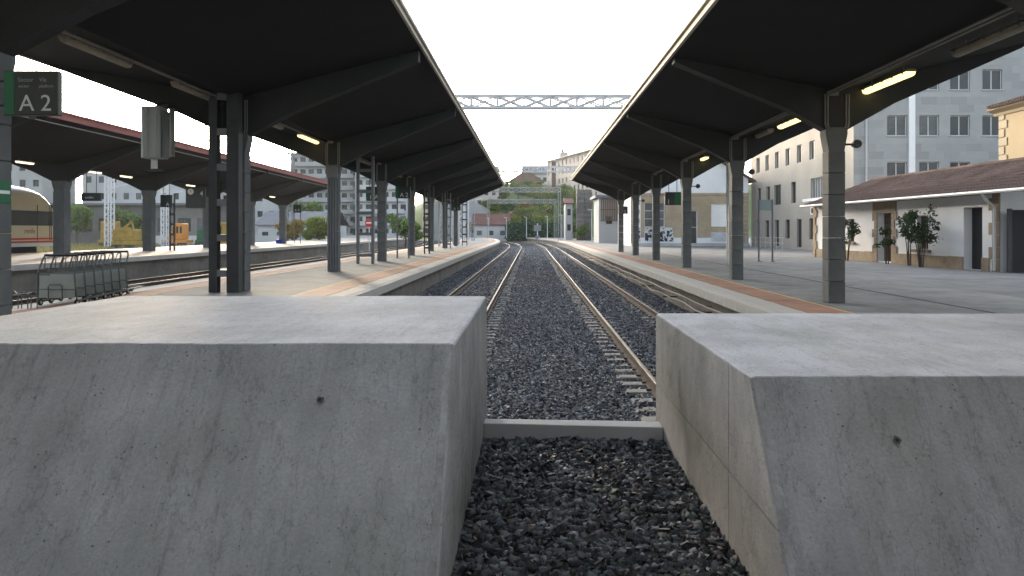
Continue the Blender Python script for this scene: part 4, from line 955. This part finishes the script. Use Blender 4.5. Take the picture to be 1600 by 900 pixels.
MB().prism([((hx0+hx1)/2-1.5,11.6),((hx0+hx1)/2-1.5,11.78),(hx0-.6,8.4),(hx0-.6,8.22)],'y',hy-.5,hy+12).build('roof',M_TILE,hs)
M_BENCHM = M_DARKSTEEL

# --- assumed station building, added unseen behind the viewer to block sky light
st = thing('sky_blocker_building','unseen stone building added behind the concourse to block sky light','building',(5,-7,0))
m = MB(); holes = [(2+k*5.2,4.6+k*5.2,.05,3.6) for k in range(13)]+[(2.4+k*5.2,4.2+k*5.2,6.2,8.6) for k in range(13)]
facade(m,(-30,-7,0),(1,0,0),70,0,11,holes,.35,(0,1,0)); m.add([(-30,-7,11),(40,-7,11),(40,-22,11),(-30,-22,11)],[(0,1,2,3)]); m.build('wall',mat('sky_blocker_stone',(0.22,0.21,0.19),.9,.2,.6),st)
for h in holes: window(st,(-30,-7,0),(1,0,0),(0,1,0),h,.35,M_WFD,M_GLASS,1,1)
MB().box(-30.5,40.5,-7,-6.2,11.01,11.4).build('cornice',M_GST,st)

# --- structures between the right platform and the hill
def simple_building(name,label,x0,x1,y0,depth,z0,z1,cols,rows,wm,roofm,roof='flat',win=(1.1,1.4),fm=M_WFD,pm=M_GLASS,group=None,cat='building',base=1.0,ov=.5,rh=2.5,balc=False,side=False):
    t = thing(name,label,cat,((x0+x1)/2,y0,z0),group=group)
    W_ = x1-x0; hh = (z1-z0-base)/rows if rows else 1; m = MB(); holes=[]
    for r in range(rows):
        for c in range(cols):
            a = W_*(c+.5)/cols-win[0]/2; b = z0+base+r*hh+(hh-win[1])*.45
            holes.append((a,a+win[0],b,b+win[1]))
    facade(m,(x0,y0,0),(1,0,0),W_,z0,z1,holes,.25,(0,-1,0))
    sh=[]
    if side:
        nS = max(1,int(depth/3.2))
        for r in range(rows):
            for c in range(nS):
                a = depth*(c+.5)/nS-win[0]/2; b = z0+base+r*hh+(hh-win[1])*.45; sh.append((a,a+win[0],b,b+win[1]))
    facade(m,(x1,y0,0),(0,1,0),depth,z0,z1,sh if side=='r' else [],.2,(1,0,0)); facade(m,(x0,y0,0),(0,1,0),depth,z0,z1,sh if side=='l' else [],.2,(-1,0,0))
    m.add([(x0,y0+depth,z0),(x1,y0+depth,z0),(x1,y0+depth,z1),(x0,y0+depth,z1)],[(0,1,2,3)])
    if roof == 'gable': m.add([(x0,y0,z1),(x1,y0,z1),((x0+x1)/2,y0,z1+rh)],[(0,1,2)]); m.add([(x0,y0+depth,z1),(x1,y0+depth,z1),((x0+x1)/2,y0+depth,z1+rh)],[(0,1,2)])
    m.build('wall',wm,t)
    for h in holes: window(t,(x0,y0,0),(1,0,0),(0,-1,0),h,.25,fm,pm if random.random()<.75 else M_GLASSP,1)
    for h in sh: window(t,(x1 if side=='r' else x0,y0,0),(0,1,0),(1,0,0) if side=='r' else (-1,0,0),h,.2,fm,pm if random.random()<.75 else M_GLASSP,1)
    if balc:
        for r in range(rows): MB().box(x0+W_*.05,x1-W_*.05,y0-.9,y0-.01,z0+base+r*hh-.1,z0+base+r*hh+.08).box(x0+W_*.05,x1-W_*.05,y0-.9,y0-.84,z0+base+r*hh+.08,z0+base+r*hh+.95).build('balcony',wm,t)
    if roof == 'flat': MB().box(x0-ov,x1+ov,y0-ov,y0+depth+ov,z1,z1+.35).build('roof',roofm,t)
    elif roof == 'gable':
        xm=(x0+x1)/2
        MB().prism([(xm,z1+rh+.02),(xm,z1+rh+.22),(x0-ov,z1+.02-rh*ov/(xm-x0)+.02),(x0-ov,z1-rh*ov/(xm-x0)-.16)],'y',y0-ov,y0+depth+ov).build('roof',roofm,t)
        MB().prism([(xm,z1+rh+.02),(xm,z1+rh+.22),(x1+ov,z1+.02-rh*ov/(xm-x0)+.02),(x1+ov,z1-rh*ov/(xm-x0)-.16)],'y',y0-ov,y0+depth+ov).build('roof',roofm,t)
    elif roof == 'side':
        ym = y0+depth/2
        MB().prism([(y0-ov,z1-.05),(ym,z1+rh),(ym,z1+rh+.2),(y0-ov,z1+.15)],'x',x0-ov,x1+ov).build('roof',roofm,t); MB().prism([(y0+depth+ov,z1-.05),(ym,z1+rh),(ym,z1+rh+.2),(y0+depth+ov,z1+.15)],'x',x0-ov,x1+ov).build('roof',roofm,t)
    return t
M_PALE = mat('render_pale_grey',(0.29,0.295,0.285),.9,.18,.25); M_PINK = mat('render_pink_beige',(0.42,0.37,0.33),.9,.12,.25); M_WREND = mat('render_white',(0.40,0.405,0.40),.9,.15,.25)
M_DEPOT = mat('depot_grey',(0.13,0.125,0.115),.9,.3,.4); M_SLATE = mat('roof_slate',(0.13,0.14,0.16),.8,.2,.6); M_ROOFR = mat('roof_red_far',(0.13,0.06,0.048),.9,.3,.6); M_BRN = mat('weathered_brown',(0.17,0.115,0.08),.9,.3,1.2)
simple_building('lineside_store','low white store with a brown lattice upper front beyond the right canopy',8.8,14.2,100,8,-.1,5.9,2,1,M_WREND,M_SLATE,base=.6,win=(.8,1.0))
t = thing('lattice_screen','brown slatted screen on the front of the low white store','screen',(9.2,99.8,2.9))
for k in range(14): MB().box(9.1+k*.24,9.22+k*.24,99.78,99.86,2.95,5.7).build('slat',M_BRN,t)
for z in (2.9,4.3,5.7): MB().box(9.0,12.5,99.865,99.93,z,z+.1).build('rail',M_BRN,t)
simple_building('brown_hut','narrow weathered brown hut between the columns at the canopy end',10.75,12.1,86,3,0,6.2,0,0,M_BRN,M_SLATE)
# ivy-grown stone tower
t = thing('stone_tower','dark ruined stone tower with ivy at its foot beside the curving platform','tower',(8.8,128,0))
m = MB()
for i in range(11):
    for (xx,yy) in ((0,0),(1.25,0)): m.cbox(7.6+xx+random.uniform(-.06,.06),8.83+xx,128+random.uniform(-.06,.06),130,-.1+i*.78,.66+i*.78,.06)
m.build('masonry',mat('tower_stone',(0.13,0.12,0.11),.95,.4,1.2,.5,6),t)
simple_building('lineside_house','white lineside house with a red roof edge beside the stone tower',5.9,7.1,132,7,-.1,6.2,1,2,M_WREND,M_ROOFR,'side',rh=.9,ov=.25,win=(.6,1.1))
simple_building('glazed_shelter','grey glazed hall behind the platform lamps near the stone tower',11.2,17.5,126,6,-.1,6.6,5,1,M_PALE,M_SLATE,win=(.95,3.6),base=.5)
for i,(x,y) in enumerate(((9.8,112),(12.0,118),(5.6,140),(3.2,152),(-1.0,162),(-5.4,168),(-9.6,173),(-14,176),(-18.5,178),(8.2,104))):
    t = thing('lamp_post','slender pale platform lamp post '+['beside the stone tower','in front of the glazed hall','right of the lineside house','at the right end of the hedge','in front of the hedge, right of the signal','in front of the hedge, left of the signal','in front of the red roofed house','at the left of the red roofed house','by the gabled warehouse','in front of the slatted screen'][i],'lamp post',(x,y,0),group='lamp posts along the curving platform')
    MB().tube([(x,y,-.02),(x,y,4.4)],[.07,.045],8).build('pole',M_LIGHTSTEEL,t); MB().cbox(x-.55,x+.1,y-.12,y+.12,4.4,4.5,.02).build('head',M_LIGHTSTEEL,t)
# signal between the tracks
t = thing('rail_signal','grey twin headed rail signal seen from behind between the curving tracks','signal',(-1.4,158,-.95)); sx=1.35-2.4+.2; sx=1.3
t.location.x = sx
MB().tube([(sx,158,-.95),(sx,158,3.1)],.09,8).build('post',M_LIGHTSTEEL,t)
MB().cbox(sx-.75,sx+.75,157.8,158.1,1.5,2.7,.06).build('head',M_STEEL,t); MB().cbox(sx-.45,sx+.45,157.8,158.1,-.1,.6,.05).build('head',M_STEEL,t); MB().box(sx-.3,sx+.3,158.101,158.4,1.3,1.45).build('hood',M_DARKSTEEL,t)
t = thing('rail_sign','red round rail sign on a thin post beyond the ladder mast','sign',(-20.0,92,-1.0)); MB().tube([(-19.4,92,-.95),(-19.4,92,2.1)],.06,6).build('post',M_LIGHTSTEEL,t); MB().disc((-19.4,91.9,2.55),.5,16,'y',0,.06).build('disc',M_RED,t); MB().box(-19.75,-19.05,91.84,91.868,2.48,2.62).build('bar',M_WHITE,t)

# ------------------------------------------------------------------ hill and far town
def hz(x,y):
    s = lambda a: max(0,min(1,a))**2*(3-2*max(0,min(1,a)))
    return -1.15+18.5*s((y-186)/75)*s((x+70)/55)+6*s((y-262)/120)*s((x+60)/80)
m = MB(); nx,ny = 60,30
xs_ = np.linspace(-120,220,nx); ys_ = np.linspace(180,520,ny)
vs = [(x,y,hz(x,y)+random.uniform(-.3,.3)*(hz(x,y)>0)) for x in xs_ for y in ys_]
m.add(vs,[(i*ny+j,(i+1)*ny+j,(i+1)*ny+j+1,i*ny+j+1) for i in range(nx-1) for j in range(ny-1)])
structure(m.build('hill',mat('hill_grass',(0.08,0.12,0.035),.95,.4,.1,.4,1),None,True))
simple_building('hill_house','house with a dark gabled roof front on top of the wooded hill',-6.8,3.6,258,10,12,18.6,0,0,M_BRN,M_SLATE,'gable',rh=3.2,ov=.8,cat='house')
simple_building('hill_villa','white building with grey slate roof behind the gabled hill house',-3.0,8.5,285,10,14,22.5,5,2,M_WREND,M_SLATE,'side',rh=3.4,win=(1.2,1.6))
hf = simple_building('hilltop_flats','tall beige apartment block with a wide flat roof on the hill',-24,24,0,14,10,25.6,13,5,M_PINK,M_PINK,'flat',win=(1.5,1.7),ov=.9,fm=M_WF)
hf.location = ((5.6+19.7)/2,248,10); hf.rotation_euler.z = R(-73)
t = thing('roof_tank','pale stair tower with a dark cap on the beige hilltop flats','stair tower',(11.2,258,25.9)); MB().cbox(9.6,12.4,257,260,25.96,27.9,.1).build('wall',M_PINK,t); MB().cbox(10.2,11.0,258,258.8,27.91,29.0,.1).build('cap',M_SLATE,t)
t = thing('chimney_stack','slim dark brick chimney stack in front of the hilltop flats','chimney',(7.0,236,14)); MB().cbox(6.3,7.6,236,237.4,10,23.0,.1).build('shaft',mat('chimney_brick',(0.11,0.075,0.06),.9,.3,1),t)
for z in (19.4,21.0,22.9): MB().box(6.2,7.7,235.9,237.5,z,z+.5).build('band',M_PINK,t)
simple_building('terrace_house','pale house with grey gable roof at the left end of the hill',-20,-11,262,10,10,21.2,3,2,M_WREND,M_SLATE,'gable',rh=2.4,cat='house')
simple_building('slab_block','tall pinkish apartment slab behind the pale masts',-21.5,-9.5,215,12,-1,19,6,7,M_PINK,M_PINK,win=(1.0,1.3),ov=.3)
simple_building('gable_warehouse','pale grey warehouse with a broad gable behind the pale masts',-24.5,-11.5,190,16,-1,7.2,0,0,M_PALE,M_PALE,'gable',rh=3.6,ov=.1,cat='warehouse')
simple_building('red_roof_house','low white house with a red tiled roof left of the hedge',-13.6,-5.4,181,8,-1,2.9,3,1,M_WREND,M_ROOFR,'side',rh=2.6,win=(1.2,1.1),cat='house',base=.4)
fl = [('flats_block','grey apartment block with many small windows right of the red edged canopy',-58,-42,185,-1,20,8,7,M_PALE),
      ('flats_block','pale apartment block with balconies behind the ladder mast',-41.2,-29,180,-1,17,6,6,M_WREND),
      ('flats_block','pink beige apartment block between the middle platform columns',-28.3,-21.8,200,-1,18.5,4,6,M_PINK),
      ('flats_block','white apartment block beyond the yellow rail crane',-104,-78,178,-1,15.5,9,4,M_WREND),
      ('flats_block','grey apartment block behind the train nose',-128,-105,165,-1,17,8,5,M_PALE),
      ('flats_block','pale apartment block behind the dark green wagon',-77,-60,190,-1,15.5,6,4,M_WREND)]
for nm,lb,x0,x1,y,z0,z1,c,r,mm in fl: simple_building(nm,lb,x0,x1,y,12,z0,z1,c,r,mm,M_SLATE,win=(1.3,1.5),balc=(r>=6),group='apartment blocks beyond the tracks')
simple_building('engine_shed','long low depot with a dark roof on the grassy siding',-112,-62,150,14,-1,6.6,13,1,M_DEPOT,M_SLATE,'flat',win=(2.6,2.6),ov=1.5,base=.3)
simple_building('goods_depot','low white depot with grey roof beyond the far platform end',-52,-38,146,12,-1,2.6,5,1,M_WREND,M_SLATE,'side',rh=2.6,win=(1.2,1.2),base=.2)
m = MB().box(-70,-30,140,140.3,-1.1,.7); tag(m.build('boundary_wall',M_WREND),'long low white boundary wall in front of the white depot','wall')

# ------------------------------------------------------------------ vegetation
def leafmat(name,a,b):
    m_ = mat(name,a,.7,.35,.5,col2=b); t_ = m_.node_tree; p = t_.nodes['Principled BSDF']
    tr = t_.nodes.new('ShaderNodeBsdfTranslucent'); mx = t_.nodes.new('ShaderNodeMixShader'); mx.inputs[0].default_value=.38
    t_.links.new(p.inputs['Base Color'].links[0].from_socket,tr.inputs['Color']); o_ = t_.nodes['Material Output']
    t_.links.new(p.outputs[0],mx.inputs[1]); t_.links.new(tr.outputs[0],mx.inputs[2]); t_.links.new(mx.outputs[0],o_.inputs['Surface']); return m_
LEAF = [leafmat('leaf_olive',(0.13,0.18,0.03),(0.22,0.26,0.045)),leafmat('leaf_green',(0.08,0.15,0.03),(0.14,0.22,0.04)),leafmat('leaf_autumn',(0.24,0.16,0.03),(0.32,0.23,0.05)),leafmat('leaf_conifer',(0.03,0.085,0.035),(0.055,0.14,0.06)),leafmat('leaf_camellia',(0.025,0.05,0.018),(0.05,0.085,0.03))]
M_BARK = mat('bark',(0.08,0.065,0.05),.95,.3,6,.4,20)
def leaf_cloud(clumps, n, size, asp=.6):
    """n leaf quads spread through ellipsoidal clumps (cx,cy,cz,rx,ry,rz)"""
    c = np.array(clumps); vol = (c[:,3]*c[:,4]*c[:,5])**(2/3); idx = rng.choice(len(c),n,p=vol/vol.sum())
    d = rng.normal(size=(n,3)); d /= np.linalg.norm(d,axis=1)[:,None]; r = rng.uniform(.25,1,n)**(1/2.2)*(1+.12*rng.normal(size=n))
    p = c[idx,:3]+d*c[idx,3:]*r[:,None]
    u = rng.normal(size=(n,3)); u /= np.linalg.norm(u,axis=1)[:,None]; w = np.cross(u,d+.5*rng.normal(size=(n,3))); w /= np.linalg.norm(w,axis=1)[:,None]
    s = size*rng.uniform(.6,1.3,n)[:,None]
    v = np.stack([p-u*s,p+w*s*asp,p+u*s,p-w*s*asp],1).reshape(-1,3)
    return v, [(4*i,4*i+1,4*i+2,4*i+3) for i in range(n)]
def tree_proto(seed,h,rad,mt,n=2600,size=.28):
    random.seed(seed); r = thing('hill_tree','x','tree')
    cl=[(0,0,h*.6,rad*.7,rad*.7,h*.3)]
    m = MB(); m.tube([(0,0,-.6),(.1,0,h*.3),(0,.1,h*.75)],[.22,.16,.06],7)
    for k in range(9):
        a = k*2.4+random.uniform(-.4,.4); rr = rad*random.uniform(.45,.8); z = h*random.uniform(.35,.9)
        cl.append((rr*math.cos(a),rr*math.sin(a),z,rad*random.uniform(.28,.5),rad*random.uniform(.28,.5),h*random.uniform(.10,.18)))
        m.tube([(0,0,h*.3+z*.2),(rr*.5*math.cos(a),rr*.5*math.sin(a),z*.8),(rr*math.cos(a),rr*math.sin(a),z)],[.1,.06,.03],5)
    m.build('trunk',M_BARK,r); v,f = leaf_cloud(cl,n,size); MB().add(v.tolist(),f).build('crown',mt,r); return r
tp = [tree_proto(1,7.0,3.4,LEAF[0]),tree_proto(2,6.2,3.2,LEAF[1]),tree_proto(3,6.4,3.0,LEAF[2]),tree_proto(4,7.6,3.2,LEAF[1])]
random.seed(5)
spots = [(-13,186,2,.9),(-9,189,2,.95),(-5,190,0,.95),(-1,192,1,1),(3,190,0,1),(7,192,1,1.05),(11,194,1,1),(-10,200,0,1),(-5,204,2,.9),(-1,203,0,1.1),(4,206,0,1),(9,206,1,1.1),(-11,214,0,.9),(-7,218,1,.9),(-2,216,2,.8),(3,218,0,1),(8,219,3,1),(12,210,1,1),(-9,228,0,.8),(-4,231,1,.8),(1,229,0,.8),(5.5,228,2,.8),(10,229,1,.9),(-5,243,0,.38),(-1,246,1,.45),(2.5,244,0,.4),(-8,243,3,.35),(14,222,0,1)]
kinds = ['olive green','fresh green','autumn yellow','dark green']
used = set()
for x,y,k,s in spots:
    o = tp[k] if k not in used else copy_tree(tp[k]); used.add(k)
    o.location = (x,y,hz(x,y)-.1); o.scale = (s,s,s*random.uniform(.9,1.1)); o.rotation_euler.z = random.uniform(0,6.28); tag(o,kinds[k]+' bushy tree on the wooded hill slope behind the hedge','tree','trees on the hill slope, '+kinds[k])
# trimmed conifer hedge trees
random.seed(9); hp = None
for i in range(17):
    if hp is None:
        hp = thing('hedge_conifer','dense dark green conifer in the hedge row below the hill','conifer',(0,0,0),group='conifers of the hedge row')
        MB().tube([(0,0,-.5),(0,0,3.6)],[.12,.04],6).build('trunk',M_BARK,hp)
        v,f = leaf_cloud([(0,0,1.0,.95,.9,1.3),(0,0,2.4,.85,.8,1.4),(0,.1,3.6,.6,.6,1.1),(.3,-.2,3.0,.6,.6,1.0),(-.3,0,2.9,.6,.6,1.1)],1500,.2); MB().add(v.tolist(),f).build('crown',LEAF[3],hp); o = hp
    else: o = copy_tree(hp)
    o.location = (-5.2+i*.78,176+random.uniform(-.5,.5),-.7); s = random.uniform(.9,1.12); o.scale = (1,1,s); o.rotation_euler.z = random.uniform(0,6)
# odd trees and bushes
def extra(src,label,x,y,z,s,sz=None):
    o = copy_tree(src); o.location=(x,y,z); o.scale=(s,s,sz or s); o.rotation_euler.z=random.uniform(0,6); o.name='tree'; tag(o,label,'tree'); del o['group']
extra(tp[3],'round green tree behind the yellow rail crane',-84,142,-1,1.0); extra(tp[1],'wide green tree above the depot roof behind the train',-77,146,-1,1.0,1.15); extra(tp[0],'yellow green tree beside the far platform end',-31,112,-1,.75)
extra(tp[2],'yellowing tree left of the far platform post sign',-36,116,-1,.7); extra(tp[1],'green tree behind the white wall near the middle canopy end',-19,116,-1,.8); extra(tp[3],'dark bushy tree behind the glazed hall',13.3,122,-.2,.5); extra(tp[1],'ivy bush at the foot of the stone tower',8.4,126.2,-.3,.33,.5)
extra(tp[3],'dark green tree behind the goods depot',-48,162,-1,1.2)
def shrub(label,x,y,h,w,n,stems,seed):
    random.seed(seed); t = thing('camellia_shrub',label,'shrub',(x,y,0)); m = MB(); cl=[]
    for k in range(stems):
        a = random.uniform(0,6.28); tx,ty = x+w*.45*math.cos(a)*random.uniform(.2,1), y+w*.45*math.sin(a)*random.uniform(.2,1)
        m.tube([(x+.07*math.cos(a),y+.07*math.sin(a),-.01),(x+(tx-x)*.4,y+(ty-y)*.4,h*.35),(tx,ty,h*.75)],[.03,.022,.01],6)
        for q in range(4): cl.append((tx+random.uniform(-.2,.2)*w,ty+random.uniform(-.2,.2)*w,h*random.uniform(.45,.93),w*random.uniform(.12,.24),w*random.uniform(.12,.24),h*random.uniform(.06,.12)))
    m.build('stem',M_BARK,t); v,f = leaf_cloud(cl,n,.075,.5); MB().add(v.tolist(),f).build('leaves',LEAF[4],t)
def shp(a,d=.7): p = onwall(a,0,d); return p.x,p.y
x,y = shp(4.05,.9); shrub('largest dark leaved shrub on bare stems right of the small window',x,y,2.75,1.4,1150,6,3)
x,y = shp(5.6,.6); shrub('dark leaved shrub growing in front of the small window',x,y,2.6,1.0,650,4,4)
x,y = shp(7.45,.7); shrub('sparse small shrub beside the brown shed door',x,y,1.95,.9,330,3,5)
x,y = shp(11.6,.8); shrub('two stemmed dark shrub by the far window of the shed',x,y,2.3,1.3,750,4,6)
# dry grass on the siding
n = 26000; gx = rng.uniform(-120,-24,n); gy = rng.uniform(88,139,n); k = gx < -20-.25*(gy-80); gx,gy = gx[k],gy[k]; n = len(gx)
hh = rng.uniform(.25,.75,n); ww = rng.uniform(.05,.16,n); an = rng.uniform(0,3.14,n); lx = rng.normal(0,.18,n)
v = np.stack([np.stack([gx-ww*np.cos(an),gy-ww*np.sin(an),np.full(n,-1.13)],-1),np.stack([gx+ww*np.cos(an),gy+ww*np.sin(an),np.full(n,-1.13)],-1),np.stack([gx+lx,gy,-1.13+hh],-1)],1).reshape(-1,3)
go = MB().add(v.tolist(),[(3*i,3*i+1,3*i+2) for i in range(n)]).build('grass',leafmat('dry_grass',(0.17,0.15,0.05),(0.26,0.23,0.09)))
tag(go,'dry yellow green grass growing over the far sidings','grass',kind='stuff')

# thin evening haze
hb = MB().box(-3200,3200,-350,5200,-2.5,60).build('haze', [])
hm = bpy.data.materials.new('evening_haze'); hm.use_nodes = True; hn = hm.node_tree; hn.nodes.clear()
ho = hn.nodes.new('ShaderNodeOutputMaterial'); hv = hn.nodes.new('ShaderNodeVolumePrincipled'); hv.inputs['Color'].default_value = (.92,.94,.96,1); hv.inputs['Density'].default_value = 0.0002; hv.inputs['Anisotropy'].default_value = 0.3
hn.links.new(hv.outputs['Volume'], ho.inputs['Volume']); hb.data.materials.append(hm); tag(hb,'thin pale evening haze filling the air over the station','haze',kind='stuff')
